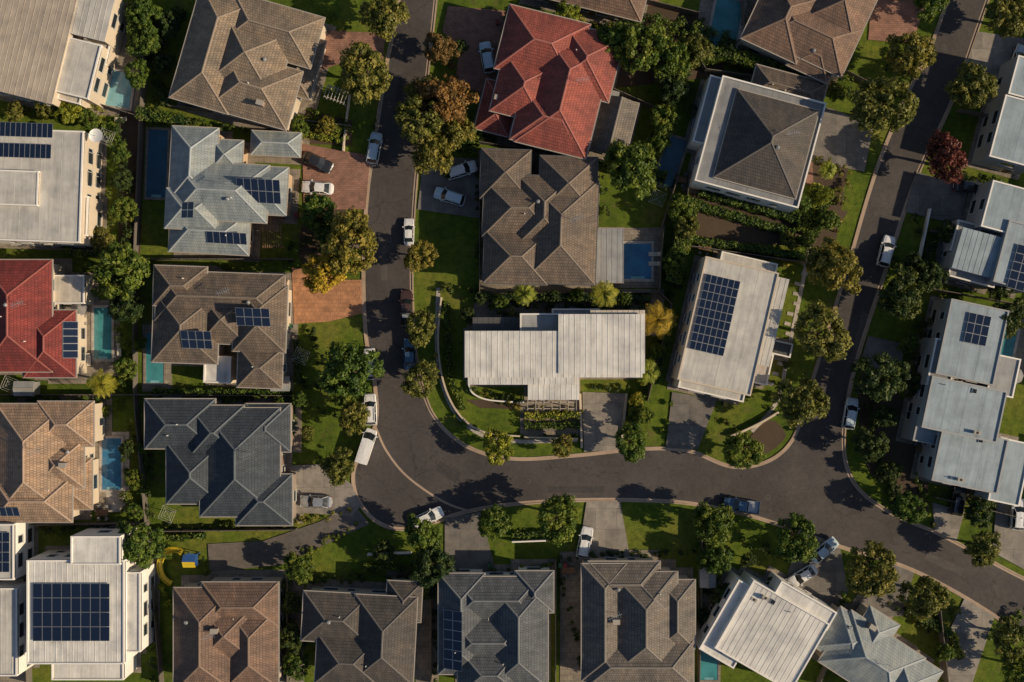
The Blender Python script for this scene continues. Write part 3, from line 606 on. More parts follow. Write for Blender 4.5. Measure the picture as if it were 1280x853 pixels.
for t in [(480,18,29,'olive'),(457,93,32,'olive'),(550,62,19,'autumn'),(556,128,32,'autumn'),(524,150,30,'olive'),(540,190,27,'olive'),(568,160,24,'olive'),(530,118,22,'olive'),(708,20,17,'lime'),(441,305,35,'olive'),(405,340,26,'yellow'),
 (398,265,22,'green'),(418,325,18,'olive'),(412,290,18,'green'),(525,320,19,'olive'),(525,410,20,'olive'),(527,475,21,'olive'),(438,465,36,'green'),(430,490,20,'green'),(443,520,20,'olive'),(425,583,21,'olive'),(788,212,34,'green'),
 (1043,333,32,'olive'),(1025,417,31,'olive'),(1001,500,30,'olive'),(928,565,22,'green'),(788,553,20,'green'),(704,558,13,'olive'),(623,558,20,'lime'),(619,652,20,'green'),(697,648,27,'green'),
 (528,668,23,'green'),(540,705,25,'dark'),(890,655,27,'green'),(995,675,27,'green'),(1090,715,33,'olive'),(1155,745,28,'olive'),(1228,685,21,'olive'),(1135,635,21,'green'),(1098,470,30,'dark'),
 (1126,368,30,'dark'),(1088,555,21,'dark'),(1135,70,28,'olive'),(1098,135,38,'olive'),(1215,110,29,'olive'),(1179,198,28,'red'),(1160,2,22,'green'),(1258,18,27,'olive')]:
    tree(*t)
for t in [(181,18,19,'green'),(184,50,19,'green'),(172,93,15,'green'),(155,338,32,'green'),(158,382,22,'dark'),(158,460,14,'green'),(175,680,28,'green'),(373,710,19,'green'),(765,55,24,'green'),(800,62,30,'green'),
 (838,75,24,'green'),(868,62,20,'olive'),(895,700,20,'green'),(905,745,15,'dark'),(850,260,17,'green'),(858,285,15,'olive'),(845,325,15,'green'),(1160,345,20,'dark'),(1258,398,24,'dark'),(1222,640,17,'dark'),(1265,800,24,'olive'),(1272,838,22,'green'),(365,798,17,'dark'),(370,832,17,'green'),
 (1250,360,16,'dark'),(840,110,19,'dark'),(830,150,18,'green'),(822,180,14,'green'),(155,262,16,'green'),(152,225,13,'dark'),(150,190,12,'green'),(128,300,15,'olive'),(575,60,10,'dark'),(640,20,10,'dark'),(1010,300,10,'green'),(1000,255,13,'green'),(660,210,7,'dark'),(225,20,10,'dark'),(60,135,15,'olive'),(85,140,16,'lime'),(110,148,13,'green'),(480,690,14,'dark'),(10,505,9,'green'),
 (1110,590,15,'dark'),(1105,520,15,'dark'),(1145,480,14,'dark'),(1135,430,13,'green'),(585,395,10,'dark'),(935,700,10,'dark'),(965,730,9,'dark'),(1140,330,14,'dark'),(1185,290,13,'dark'),(540,735,14,'dark'),(20,140,12,'olive'),(110,230,9,'dark'),(1035,275,14,'green'),(1030,245,11,'lime'),
 (212,30,15,'dark'),(205,80,13,'dark'),(208,120,10,'dark'),(590,165,13,'green'),(560,215,8,'dark'),(745,100,10,'dark'),(985,300,10,'olive'),(720,370,10,'green'),(690,372,10,'dark'),(625,378,10,'green'),(780,374,10,'green'),(600,372,9,'dark'),(168,600,12,'green'),(160,560,10,'dark'),(168,640,11,'green'),(365,755,12,'dark'),(880,770,10,'dark'),(1180,815,12,'green'),(1045,115,12,'green'),(910,60,12,'dark'),(935,75,10,'green'),
 (375,160,11,'green'),(408,158,12,'olive'),(178,560,8,'green'),(178,610,9,'green'),(375,500,10,'green'),(385,540,9,'olive'),(350,500,7,'green'),(175,430,9,'green'),(805,520,11,'green'),(795,500,9,'lime'),(820,440,10,'green')]:
    tree(*t,name='garden_tree')
for i in range(46):
    a=random.uniform(0,6.28); x=640+math.cos(a)*random.uniform(830,1000); y=426+math.sin(a)*random.uniform(560,760)
    if abs(x-640)<740 and abs(y-426)<500: continue
    tree(x,y,random.uniform(20,32),random.choice(['olive','green','dark']),'street_tree' if i%2 else 'garden_tree')
def mass(line,wpx,h,kind='green',dens=1.0,name='garden_shrubs',clip=False,size=.15):
    P=[np.array(W(*p)) for p in line]; seg=[np.linalg.norm(b-a) for a,b in zip(P[:-1],P[1:])]; Lt=sum(seg); w=wpx*S
    cen=[];rad=[];tn=[]
    if clip:
        n=int(Lt*w*65+Lt*h*50); 
        r=rng; pos=[];nr=[]
        for a,b,l in zip(P[:-1],P[1:],seg):
            d=(b-a)/l; nn=np.array([-d[1],d[0]]); k=int(n*l/Lt)
            u=r.uniform(0,l,k); top=r.uniform(0,1,k)<w/(w+1.6*h); v=np.where(top,r.uniform(-w/2,w/2,k),np.sign(r.normal(size=k))*w/2); z=np.where(top,h,r.uniform(0,h,k))
            z=z+r.normal(size=k)*.08+.16*np.sin(u*1.3+a[0])*top+.12*np.sin(u*3.1+v*2)*top; v=v+r.normal(size=k)*.09+.12*np.sin(u*2.2)
            p=a[None]+u[:,None]*d+v[:,None]*nn; pos.append(np.column_stack([p,z]))
            nv=np.column_stack([np.where(top,0,np.sign(v))[:,None]*nn[None],top*1.0])+r.normal(size=(k,3))*.5; nr.append(nv)
        pos=np.concatenate(pos);nr=np.concatenate(nr)
        V=leafquads(pos,nr,size,r); tt=np.repeat(np.clip(.5+.25*np.sin(pos[:,0]*1.7)*np.cos(pos[:,1]*2.1)+r.normal(size=len(pos))*.2,0,1),4)
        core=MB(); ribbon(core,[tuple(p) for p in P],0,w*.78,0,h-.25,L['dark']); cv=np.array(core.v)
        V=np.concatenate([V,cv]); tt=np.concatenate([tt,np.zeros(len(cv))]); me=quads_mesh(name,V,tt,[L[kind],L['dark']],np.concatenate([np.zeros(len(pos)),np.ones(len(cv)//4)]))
    else:
        n=max(3,int(Lt*w*1.7*dens))
        for i in range(n):
            u=rng.uniform(0,Lt); j=0
            while u>seg[j] and j<len(seg)-1: u-=seg[j]; j+=1
            d=(P[j+1]-P[j])/seg[j]; nn=np.array([-d[1],d[0]]); p=P[j]+d*u+nn*rng.uniform(-.5,.5)*w
            R=rng.uniform(.28,.62)*min(1.6,max(.7,h/1.4)); cen.append(np.array([p[0],p[1],rng.uniform(.25,.85)*h])); rad.append(R); tn.append(rng.uniform(.1,.95))
        V,tt=clumps(cen,rad,42,size,rng,tn); me=quads_mesh(name,V,tt,[L[kind]],np.zeros(len(V)//4))
    o=bpy.data.objects.new(name,me); COL.objects.link(o)
H='garden_hedge'
for ln,w,h,k in [([(181,5),(183,75)],24,3.4,'green'),([(176,145),(232,153)],14,2,'green'),([(366,152),(430,163)],13,1.5,'green'),([(366,166),(425,176)],7,1.2,'lime'),
 ([(872,240),(998,275)],11,1.4,'green'),([(868,257),(992,293)],10,1.2,'green'),([(1000,292),(1020,232)],12,1.5,'lime'),([(1014,296),(1034,238)],11,1.5,'green'),([(862,250),(838,355)],20,2.8,'green'),
 ([(655,520),(725,519)],7,1,'lime'),([(655,532),(725,531)],7,1,'green'),([(800,492),(786,535)],13,1.6,'green'),([(820,80),(905,72),(1000,105)],16,2.6,'green'),([(850,85),(815,185)],15,2.4,'green'),
 ([(210,672),(258,668)],7,1.4,'green'),([(1130,758),(1185,790)],10,1.4,'green'),([(1186,790),(1198,822)],9,1.2,'lime'),([(455,708),(515,708)],7,1.2,'green'),([(640,668),(694,666)],6,1.0,'green'),([(1128,642),(1105,585)],7,1.1,'dark'),
 ([(375,480),(372,425)],6,1.4,'dark'),([(366,545),(366,500)],6,1.2,'green'),([(1160,300),(1150,350)],10,1.5,'dark'),([(565,172),(600,180)],9,1.3,'green'),([(570,185),(595,190)],8,1.1,'green'),
 ([(836,398),(815,480)],8,1.8,'green'),([(605,371),(812,373)],8,1.9,'dark'),([(88,316),(168,322)],8,1.8,'green'),([(195,489),(365,490)],6,1.7,'green'),([(745,208),(832,222)],8,1.8,'green'),([(860,300),(1005,322)],8,1.6,'green'),([(883,645),(880,720)],9,1.6,'green'),([(558,378),(562,470),(580,512)],6,.9,'green')]:
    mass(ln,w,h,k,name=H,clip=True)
for ln,w,h,k in [([(60,132),(130,145)],22,1.9,'lime'),([(150,150),(168,320)],15,1.8,'dark'),([(80,308),(150,310)],12,1.2,'green'),([(600,380),(812,382)],10,1.2,'dark'),([(605,385),(650,392)],10,1.1,'green'),
 ([(440,155),(425,180)],14,1.3,'green'),([(770,30),(905,55)],30,2.4,'green'),([(700,15),(770,45)],16,1.6,'lime'),([(880,25),(875,80)],16,1.8,'dark'),([(780,200),(845,235)],14,1.4,'dark'),([(380,150),(430,158)],22,1.2,'green'),
 ([(380,262),(420,285),(440,285)],20,1.4,'green'),([(375,300),(425,330)],18,1.3,'dark'),([(372,480),(430,485)],12,1.2,'dark'),([(365,500),(430,520)],12,.9,'green'),([(390,410),(410,480)],11,1.1,'dark'),([(408,560),(400,580)],10,1,'green'),
 ([(190,500),(360,497)],8,1.1,'green'),([(186,510),(190,655)],9,1.4,'dark'),([(200,658),(370,655)],8,1.0,'dark'),([(365,650),(440,640)],10,.8,'olive'),([(205,730),(210,760)],14,1.3,'lime'),([(255,690),(262,720)],8,1.0,'green'),
 ([(360,725),(366,850)],16,1.6,'dark'),([(380,690),(455,655)],10,.9,'green'),([(372,722),(540,718)],12,1.3,'dark'),([(880,650),(880,710)],18,1.5,'green'),([(884,715),(900,760)],16,1.4,'dark'),([(700,695),(870,690)],8,.9,'dark'),
 ([(560,715),(690,706)],9,.9,'green'),([(800,480),(812,445)],10,1.4,'lime'),([(830,390),(812,470)],10,1.2,'green'),([(1000,300),(985,350)],8,.9,'green'),([(975,330),(1010,320)],9,.8,'olive'),([(895,520),(930,545)],10,.8,'olive'),([(960,510),(985,450)],8,.8,'dark'),
 ([(1100,570),(1125,640)],18,1.2,'dark'),([(1135,500),(1150,400)],20,1.7,'dark'),([(1145,590),(1150,625)],14,1.2,'green'),([(1205,615),(1240,630)],16,1.6,'dark'),([(1150,640),(1160,620)],10,1,'olive'),([(1110,330),(1160,345)],16,1.4,'dark'),([(1190,220),(1250,232)],12,1.4,'dark'),
 ([(1160,750),(1195,770)],14,1.1,'olive'),([(1235,800),(1280,760)],12,1.1,'green'),([(1055,740),(1040,790)],14,1.3,'green'),([(1110,745),(1170,790)],14,1.2,'dark'),([(1050,95),(1070,120)],16,1.6,'green'),([(1020,100),(1060,130)],12,1.5,'dark'),([(1230,150),(1280,140)],12,1.3,'dark'),
 ([(550,360),(600,362)],10,1.2,'dark'),([(552,385),(548,395)],12,1.6,'green'),([(590,485),(650,510)],9,.7,'olive'),([(560,515),(600,540)],8,.6,'green'),([(545,440),(550,480)],7,.6,'olive'),([(648,548),(720,546)],7,.7,'green'),([(735,485),(790,487)],7,.9,'dark'),([(840,380),(850,330)],12,1.5,'dark'),
 ([(5,498),(160,500)],11,1.4,'green'),([(150,470),(160,500)],12,1.5,'green'),([(165,520),(160,640)],12,1.5,'green'),([(120,510),(150,515)],14,1.3,'green'),([(150,390),(168,480)],10,1.6,'green'),([(105,325),(120,370)],16,1.7,'green'),([(198,140),(206,10)],14,1.6,'dark'),([(116,150),(150,180)],14,1.3,'green'),
 ([(365,330),(368,300)],8,1,'dark'),([(45,660),(150,662)],12,1.3,'dark'),([(190,735),(196,850)],12,1.5,'dark'),([(545,150),(580,170)],24,1.4,'dark'),([(560,80),(565,120)],16,1.4,'autumn'),([(600,165),(620,185)],14,1.4,'dark'),([(405,20),(440,35)],12,1.2,'green'),([(925,670),(985,700)],12,1.1,'dark'),([(748,210),(760,280)],10,1.2,'dark'),([(855,95),(865,150)],11,1.5,'dark'),
 ([(1015,200),(1055,215),(1040,290)],14,1.0,'olive'),([(740,395),(800,398)],5,.8,'olive'),([(1085,480),(1100,600)],14,1.0,'dark'),([(700,715),(730,840)],6,1.0,'dark'),([(545,730),(545,850)],7,1.3,'dark'),([(1140,270),(1150,300)],10,.9,'dark'),([(110,175),(112,300)],7,1.2,'dark'),([(176,335),(174,400)],7,1.5,'dark'),([(1120,60),(1110,90)],12,1,'dark'),
 ([(575,486),(650,500)],7,.9,'dark'),([(655,512),(728,512)],8,.9,'olive'),([(838,500),(826,555)],6,.8,'green'),([(470,150),(460,190)],3,.5,'olive'),([(178,340),(366,333)],7,1.3,'green'),([(215,150),(365,172)],7,1.2,'dark'),([(600,200),(598,350)],6,1.2,'dark'),([(985,290),(1020,320)],10,1,'green')]:
    mass(ln,w,h,k)
pos=[]
for (x,y,r0) in [(457,93,50),(540,150,60),(441,305,50),(438,465,55),(1098,135,60),(1043,333,50),(1025,417,50),(1001,500,50),(1090,715,50),(1155,745,40),(995,675,45),(1135,70,45),(890,655,45),(697,648,40),(525,320,30),(527,475,30),(405,340,45),(1179,198,40)]:
    n=240; a=rng.uniform(0,6.28,n); q=np.abs(rng.normal(size=n))*r0*.6; cx,cy=W(x,y); pos.append(np.column_stack([cx+q*S*np.cos(a),cy+q*S*np.sin(a),np.full(n,.19)]))
pos=np.concatenate(pos); V=leafquads(pos,np.tile([0,0,1.],(len(pos),1))+rng.normal(size=(len(pos),3))*.15,.06,rng)
o=bpy.data.objects.new('leaf_litter',quads_mesh('leaf_litter',V,np.repeat(rng.uniform(0,1,len(pos)),4),[L['autumn']],np.zeros(len(pos)))); COL.objects.link(o)
def palm(px,py,rp,kind='lime'):
    r=rng; R=rp*S; hh=4.5; x,y=W(px,py,hh); V=[];tt=[]
    for i in range(22):
        a=i*2.4+r.uniform(-.2,.2); el=r.uniform(.1,.9); Lg=R*r.uniform(.8,1.1); d=np.array([math.cos(a),math.sin(a)])
        for k in range(14):
            t=(k+1)/14; p=np.array([d[0]*Lg*t,d[1]*Lg*t,hh+el*1.4*math.sin(t*2.4)-t*t*.9]); sn=np.array([-d[1],d[0],0]); f=np.array([d[0],d[1],-.2]); ll=.55*math.sin(.35+t*2.6)*R/2.2
            for sg in(-1,1):
                tip=p+sn*sg*ll+f*ll*.75-np.array([0,0,.12]); V+= [p-f*.04,p+f*.06,tip+f*.02,tip-f*.02]; tt+=[r.uniform(.2,1)]*4
    V=np.array(V); tr=np.concatenate([tubeq((0,0,0),(.08,0,2.2),.2,.16),tubeq((.08,0,2.2),(0,0,hh),.16,.13)])
    me=quads_mesh('palm',np.concatenate([V,tr]),np.concatenate([np.array(tt),np.zeros(len(tr))]),[L[kind],BARK],np.concatenate([np.zeros(len(V)//4),np.ones(len(tr)//4)]))
    o=bpy.data.objects.new('palm_tree',me); o.location=(x,y,0); COL.objects.link(o)
for p in ((655,368,15),(755,368,18),(823,400,22,'yellow'),(810,465,16),(127,480,18),(140,352,14),(1035,213,11)): palm(*p)
# ------------------------------------------------------------ vehicles
PAINT={'white':gloss('white_car_paint',(.74,.75,.76),.25,0,1),'silver':gloss('silver_car_paint',(.42,.45,.48),.28,.5,1),'dark':gloss('dark_car_paint',(.03,.032,.038),.2,.2,1),
 'blue':gloss('blue_car_paint',(.06,.13,.24),.22,.3,1),'lblue_sky':gloss('pale_blue_sky_tint_paint',(.50,.62,.70),.25,.1,1),'brown':gloss('brown_car_paint',(.09,.05,.04),.25,.3,1)}  # pale blue: sky reflected in white cars put into paint; one bluish car too
TAIL=gloss('tail_light',(.35,.01,.01),.2); HEAD=gloss('head_light',(.75,.75,.7),.1)
def car_mesh(kind,col):
    m=MB(); P=PAINT[col]
    st={'sedan':[(-2.28,.60,.66),(-2.2,.76,.86),(-1.95,.84,.95),(-1.4,.88,.97),(-.4,.89,.96),(.7,.89,.95),(1.15,.88,.93),(1.75,.86,.84),(2.1,.78,.74),(2.28,.58,.6)],
        'suv':[(-2.25,.68,.8),(-2.2,.82,1.0),(-1.9,.88,1.06),(-1.2,.91,1.07),(0,.92,1.06),(.9,.91,1.05),(1.2,.90,1.03),(1.8,.87,.96),(2.12,.78,.84),(2.25,.6,.68)],
        'ute':[(-2.6,.86,.60),(-2.55,.88,.62),(-.75,.90,.62),(-.7,.90,1.02),(.3,.91,1.02),(1.3,.90,1.0),(2.0,.87,.94),(2.4,.78,.82),(2.55,.6,.66)],
        'van':[(-2.6,.84,.9),(-2.55,.9,1.05),(-1.5,.93,1.08),(0,.94,1.08),(1.6,.93,1.06),(2.1,.88,.98),(2.45,.78,.82),(2.55,.6,.66)]}[kind]
    rings=[]
    for x,w,z in st: rings.append([(x,-w*.95,.26),(x,-w,.5),(x,-w*.985,z*.86),(x,-w*.88,z),(x,-w*.4,z+.025),(x,w*.4,z+.025),(x,w*.88,z),(x,w*.985,z*.86),(x,w,.5),(x,w*.95,.26)])
    for a,b in zip(rings[:-1],rings[1:]):
        for i in range(9): m.face([a[i],b[i],b[i+1],a[i+1]],P)
        m.face([a[9],b[9],b[0],a[0]],DARK)
    m.face(rings[0],P); m.face(rings[-1][::-1],P)
    gh={'sedan':(-1.75,1.05,-1.05,.30,.93,1.42,.80,.60),'suv':(-2.12,1.15,-1.75,.45,1.04,1.64,.82,.66),'ute':(-.66,1.25,-.5,.55,1.0,1.66,.82,.66),'van':(-2.5,2.0,-2.4,1.2,1.05,1.98,.88,.78)}[kind]
    xb,xf,tb,tf,z0,z1,w0,w1=gh; c=.10
    base=[(xb,-w0,z0),(xf-.1,-w0,z0),(xf+c,0,z0),(xf-.1,w0,z0),(xb,w0,z0),(xb-c*.6,0,z0)]
    top=[(tb,-w1,z1-.03),(tf-.06,-w1,z1-.03),(tf+c*.6,0,z1),(tf-.06,w1,z1-.03),(tb,w1,z1-.03),(tb-c*.5,0,z1)]
    for i in range(6):
        j=(i+1)%6; mt=GLASS
        if kind=='van' and i in(0,3): mt=P
        m.face([base[i],base[j],top[j],top[i]],mt)
    roof=[(x*1.0,y*1.03,z+.012) for x,y,z in top]
    cc=((tb+tf)/2,0,z1+.045)
    for i in range(6): m.face([roof[i],roof[(i+1)%6],cc],P)
    for i in(0,1,3,4): m.strip(base[i],top[i],.09,.025,P)
    if kind!='van':
        for xm in ((xb+xf)/2,):
            for sg in(-1,1): m.strip((xm,sg*w0,z0),(xm-.1,sg*w1,z1-.02),.09,.02,P)
    else:
        for sg in(-1,1): m.face([(1.0,sg*.905,1.15),(1.7,sg*.9,1.15),(1.2,sg*.83,1.7),(1.0,sg*.83,1.7)],GLASS)
        for q in range(6): m.box(-2.0+q*.5,0,z1+.02,z1+.06,.06,1.2,0,P)
    if kind=='suv':
        for sg in(-1,1): m.strip((tb+.2,sg*w1*.9,z1+.05),(tf-.2,sg*w1*.9,z1+.05),.05,.04,ALU)
    if kind=='ute':
        for sg in(-1,1): m.box(-1.62,sg*.86,.55,1.02,1.86,.08,0,P)
        m.box(-2.52,0,.55,1.02,.08,1.64,0,P); m.box(-1.6,0,.6,.67,1.76,1.6,0,ALU if col=='blue' else DARK); m.box(-.85,0,.98,1.5,.06,1.5,0,ALU)
        m.box(-1.2,0,.68,.95,.5,1.2,0,ALU)
    L0=st[0][0];L1=st[-1][0]
    for sg in(-1,1):
        m.box(L1-.17,sg*.62,.58,.70,.2,.30,-sg*.45,HEAD); m.box(L0+.07,sg*.66,.62,.80,.12,.26,0,TAIL)
        m.box(xf-.25,sg*(w0+.16),z0-.02,z0+.14,.16,.24,0,P)
        for wx in(L0+.85,L1-.85):
            n=14; y0,y1=sg*.70,sg*.93
            a=[(wx+.33*math.cos(6.2832*i/n),y0,.33+.33*math.sin(6.2832*i/n)) for i in range(n)]; b=[(p[0],y1,p[2]) for p in a]
            m.hexa(a,b,DARK); b2=[(wx+(p[0]-wx)*.6,y1+sg*.006,.33+(p[2]-.33)*.6) for p in a]; m.face(b2,ALU)
    m.box(L1+.0,0,.36,.5,.06,.7,0,DARK); m.box(L0-.01,0,.5,.62,.05,.5,0,WHITE)
    m.strip((xf+.02,-.62,z0+.01),(L1-.3,-.55,st[-3][2]+.02),.025,.006,DARK); m.strip((xf+.02,.62,z0+.01),(L1-.3,.55,st[-3][2]+.02),.025,.006,DARK)
    return m.mesh(kind+'_car')
CM={}
def car(px,py,hd,kind='sedan',col='white',z=.02,name='parked_car',sc=1.0):
    k=(kind,col)
    if k not in CM: CM[k]=car_mesh(kind,col)
    o=bpy.data.objects.new(name,CM[k]); x,y=W(px,py,.8); o.location=(x,y,z); o.rotation_euler=(0,0,math.radians(hd)); o.scale=(sc,sc,sc); COL.objects.link(o)
Z=.165
for a in [(609,72,100,'suv','lblue_sky',Z),(468,185,80,'suv','lblue_sky'),(397,203,-25,'sedan','dark',Z),(397,235,175,'sedan','white',Z),(577,213,18,'suv','white',Z),(562,246,162,'suv','lblue_sky',Z),(511,290,90,'sedan','white',.02,'parked_car',.85),
 (512,443,90,'sedan','blue'),(463,455,95,'suv','white'),(463,512,92,'suv','white'),(395,627,178,'sedan','silver',Z),(731,678,78,'suv','white',Z),(1030,688,40,'sedan','lblue_sky',Z),(1003,720,212,'sedan','white',Z),
 (1108,314,75,'suv','white'),(1063,517,80,'suv','lblue_sky'),(1212,233,-3,'sedan','dark',Z),(1272,643,85,'suv','white',Z),(1197,625,80,'suv','dark',Z),(535,647,25,'sedan','white'),(1272,75,70,'sedan','silver',Z)]:
    car(*a)
car(508,385,90,'ute','brown',.02,'pickup_truck'); car(927,632,172,'ute','blue',.02,'pickup_truck'); car(458,558,72,'van','white',.02,'parked_van')
# ------------------------------------------------------------ garden furniture etc
CLOTH={'c':plain('cream_canvas',(.55,.51,.43),.9,.1),'b':plain('blue_canvas',(.1,.18,.3),.9,.1),'g':plain('grey_canvas',(.22,.22,.22),.9,.1)}
def umbrella(px,py,c='c'):
    x,y=W(px,py,2.4); E=empty('patio_umbrella',x,y); m=MB(); m.cyl(x,y,.05,2.7,.03,.03,ALU,8); n=8; r=1.2
    for i in range(n):
        a,b=6.2832*i/n,6.2832*(i+1)/n; m.face([(x+r*math.cos(a),y+r*math.sin(a),2.2),(x+r*math.cos(b),y+r*math.sin(b),2.2),(x,y,2.7)],CLOTH[c])
    m.cyl(x,y,.05,.15,.3,.28,DARK,10); m.obj('canopy',E)
def table(px,py,a=0):
    x,y=W(px,py); E=empty('outdoor_table_set',x,y); m=MB(); a=math.radians(a); ca,sa=math.cos(a),math.sin(a)
    m.box(x,y,.7,.76,1.8,.9,a,DECK)
    for sx in(-.8,.8):
        for sy in(-.38,.38): X,Y,_=loc(x,y,ca,sa,sx,sy,0); m.box(X,Y,0,.7,.06,.06,a,DARK)
    for sx in(-.55,.55):
        for sy in(-.85,.85):
            X,Y,_=loc(x,y,ca,sa,sx,sy,0); m.box(X,Y,.42,.48,.45,.45,a,CLOTH['g']); X2,Y2,_=loc(x,y,ca,sa,sx,sy*1.25,0); m.box(X2,Y2,.482,.9,.45,.05,a,CLOTH['g'])
            for q in(-.18,.18): X3,Y3,_=loc(x,y,ca,sa,sx+q,sy,0); m.box(X3,Y3,.06,.42,.04,.4,a,DARK)
    m.obj('table_and_chairs',E)
def lounger(px,py,a=0):
    x,y=W(px,py); m=MB(); a=math.radians(a); m.box(x,y,.3,.38,1.3,.6,a,CLOTH['c']); ca,sa=math.cos(a),math.sin(a)
    p=[loc(x,y,ca,sa,*q) for q in((.66,-.3,.33),(.66,.3,.33),(1.2,.3,.7),(1.2,-.3,.7))]; m.hexa(p,[(u,v,w+.07) for u,v,w in p],CLOTH['c'])
    for sx in(-.6,.6):
        for sy in(-.26,.26): X,Y,_=loc(x,y,ca,sa,sx,sy,0); m.box(X,Y,.05,.3,.05,.05,a,ALU)
    m.obj('sun_lounger')
def bin_(px,py,c):
    x,y=W(px,py); m=MB(); m.hexa([(x-.2,y-.25,.05),(x+.2,y-.25,.05),(x+.2,y+.25,.05),(x-.2,y+.25,.05)],[(x-.27,y-.33,1.0),(x+.27,y-.33,1.0),(x+.27,y+.33,1.0),(x-.27,y+.33,1.0)],DARK); m.box(x,y,1.001,1.06,.56,.68,0,c); m.obj('wheelie_bin')
RB=plain('bin_red',(.20,.03,.025),.6,.1); YB=plain('bin_yellow',(.30,.23,.04),.6,.1); GB=plain('bin_green',(.04,.12,.05),.6,.1)
for i,(x,y) in enumerate([(372,270),(378,270),(365,408),(622,30),(358,655),(700,705),(706,705),(1165,655),(612,705),(1065,765),(905,505)]): bin_(x,y,(RB,YB,GB)[i%3])
umbrella(98,385,'g'); umbrella(205,420,'g'); umbrella(1270,470,'g')
for t in ((880,310,-10),(100,400,90),(222,300,0),(850,225,-15),(205,430,0),(710,712,0),(690,392,0),(130,640,0),(1150,560,20),(520,740,0),(890,770,0)): table(*t)
for t in ((816,318,0),(816,330,0),(150,440,90),(112,452,90),(155,560,0),(925,45,80),(150,150,0)): lounger(*t)
def clothesline(px,py):
    x,y=W(px,py); m=MB(); m.cyl(x,y,0,2.1,.05,.04,ALU,8)
    for i in range(4):
        a=i*math.pi/2+.4; m.strip((x,y,1.9),(x+1.5*math.cos(a),y+1.5*math.sin(a),2.15),.04,.03,ALU); b=a+math.pi/2
        for r in(.6,1.0,1.4): m.strip((x+r*math.cos(a),y+r*math.sin(a),1.9+r*.16),(x+r*math.cos(b),y+r*math.sin(b),1.9+r*.16),.02,.015,WHITE)
    m.obj('rotary_clothesline')
for p in((215,640),(380,445),(820,250),(20,480),(140,175)): clothesline(*p)
def shed(px,py,w,d,ang):
    x,y=W(px,py,2.2); E=empty('garden_shed',x,y); m=MB(); a=math.radians(ang); m.box(x,y,0,2.05,w,d,a,T['mid']); m.obj('shed_walls',E)
    mr,mc,mg=MB(),MB(),MB(); hip(mr,mc,mg,x,y,w+.3,d+.3,a,2.25,math.radians(14),T['lgrey'],GUT,GUT,True); mr.obj('shed_roof',E); mc.obj('shed_ridge',E)
    m=MB(); X,Y,_=loc(x,y,math.cos(a),math.sin(a),0,-d/2,0); m.box(X,Y,.05,1.9,.9,.06,a,GUT); m.obj('shed_door',E)
shed(30,486,2.6,1.8,0); shed(350,480,2.4,1.8,0); shed(760,122,2.6,2.0,-14); shed(885,722,2.0,2.6,0); shed(215,505,2.4,1.6,0)
def playground(px,py):
    x,y=W(px,py); E=empty('playground_equipment',x,y); Y=gloss('yellow_plastic',(.62,.47,.03),.4); B=gloss('blue_plastic',(.04,.12,.35),.4); m=MB()
    m.box(x+1.8,y,1.3,1.4,1.6,1.6,0,B)
    for sx in(-.75,.75):
        for sy in(-.75,.75): m.cyl(x+1.8+sx,y+sy,0,2.6,.06,.06,B,8)
    m.face([(x+.9,y-.9,2.6),(x+2.7,y-.9,2.6),(x+2.7,y,3.2),(x+.9,y,3.2)],Y); m.face([(x+.9,y+.9,2.6),(x+2.7,y+.9,2.6),(x+2.7,y,3.2),(x+.9,y,3.2)],B)
    pv=None
    for i in range(17):
        t=i/16; a=1.0+t*3.4; p=(x-.8+2.2*math.cos(a),y-1.2+2.6*math.sin(a),1.35-1.2*t)
        if pv:
            m.strip(pv,p,.75,.06,Y)
            for s in(-1,1):
                dx,dy=p[0]-pv[0],p[1]-pv[1]; l=math.hypot(dx,dy); o=(-dy/l*.38*s,dx/l*.38*s); m.strip((pv[0]+o[0],pv[1]+o[1],pv[2]+.15),(p[0]+o[0],p[1]+o[1],p[2]+.15),.09,.15,Y)
        pv=p
    m.obj('slide_and_tower',E)
playground(228,697)
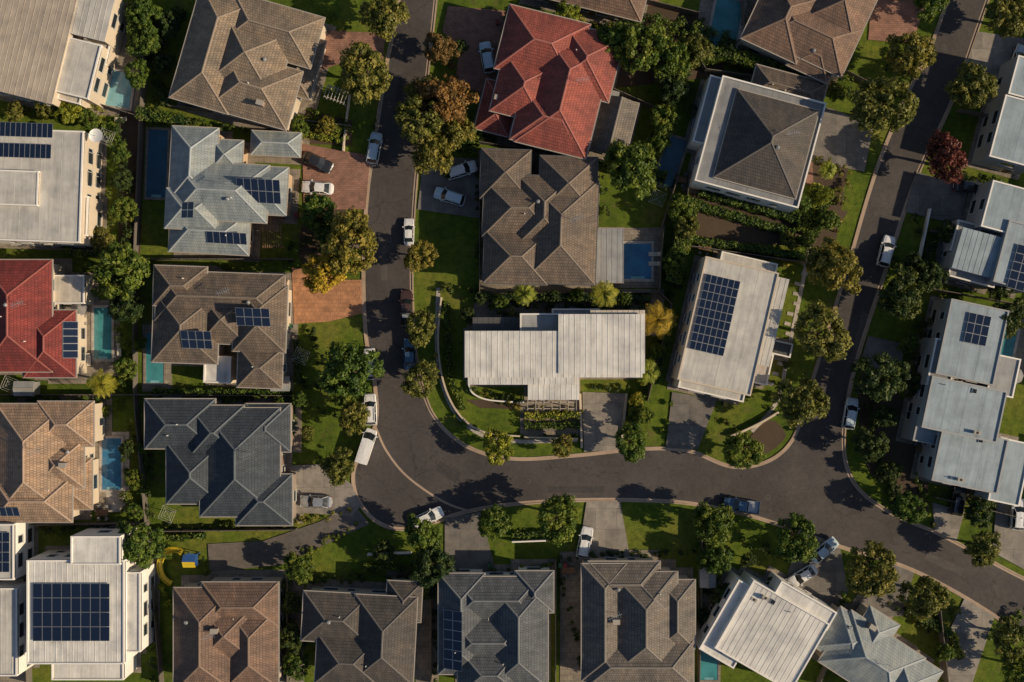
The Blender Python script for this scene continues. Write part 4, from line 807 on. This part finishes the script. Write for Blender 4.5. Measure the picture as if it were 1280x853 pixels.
def pergola(px,py,w,d,z=2.6,n=9,mat=None,ang=0):
    mat=mat or WHITE; x,y=W(px,py,z); E=empty('garden_pergola',x,y); m=MB(); w*=S;d*=S; a=math.radians(ang); ca,sa=math.cos(a),math.sin(a)
    for sy in(-1,1): X,Y,_=loc(x,y,ca,sa,0,sy*d/2,0); m.box(X,Y,z-.2,z,w,.12,a,mat)
    for i in range(n): X,Y,_=loc(x,y,ca,sa,-w/2+w*i/(n-1),0,0); m.box(X,Y,z+.003,z+.12,.08,d+.5,a,mat)
    for sx in(-1,1):
        for sy in(-1,1): X,Y,_=loc(x,y,ca,sa,sx*w/2*.96,sy*d/2,0); m.box(X,Y,0,z-.2,.14,.14,a,mat)
    m.obj('beams',E)
pergola(690,507,60,8,2.4,7,GUT); pergola(340,290,22,36,2.7,9,DECK); pergola(420,118,26,14,2.4,7,FENCEL,-20)
# ------------------------------------------------------------ light, sky, camera
EL,AZ=math.radians(29),math.radians(-12)
sd=Vector((math.cos(EL)*math.cos(AZ),math.cos(EL)*math.sin(AZ),math.sin(EL)))
sl=bpy.data.lights.new('sun','SUN'); sl.energy=5; sl.angle=math.radians(.5); sl.color=(1,.80,.55)
so=bpy.data.objects.new('sun',sl); so.rotation_euler=sd.to_track_quat('Z','Y').to_euler(); so.location=(60,-10,60); COL.objects.link(so)
w=bpy.data.worlds.new('World'); bpy.context.scene.world=w; w.use_nodes=True; nt=w.node_tree; bg=nt.nodes['Background']
sk=nt.nodes.new('ShaderNodeTexSky'); sk.sky_type='NISHITA'; sk.sun_disc=False; sk.sun_elevation=EL; sk.sun_rotation=math.radians(102)
nt.links.new(sk.outputs[0],bg.inputs[0]); bg.inputs[1].default_value=.072
cd=bpy.data.cameras.new('camera'); co=bpy.data.objects.new('camera',cd); co.location=(0,0,HC); cd.sensor_width=36; cd.lens=36*HC/(1280*S); cd.clip_end=2000; COL.objects.link(co)
sc=bpy.context.scene; sc.camera=co; sc.view_settings.view_transform='Standard'; sc.view_settings.look='None'; sc.view_settings.exposure=0
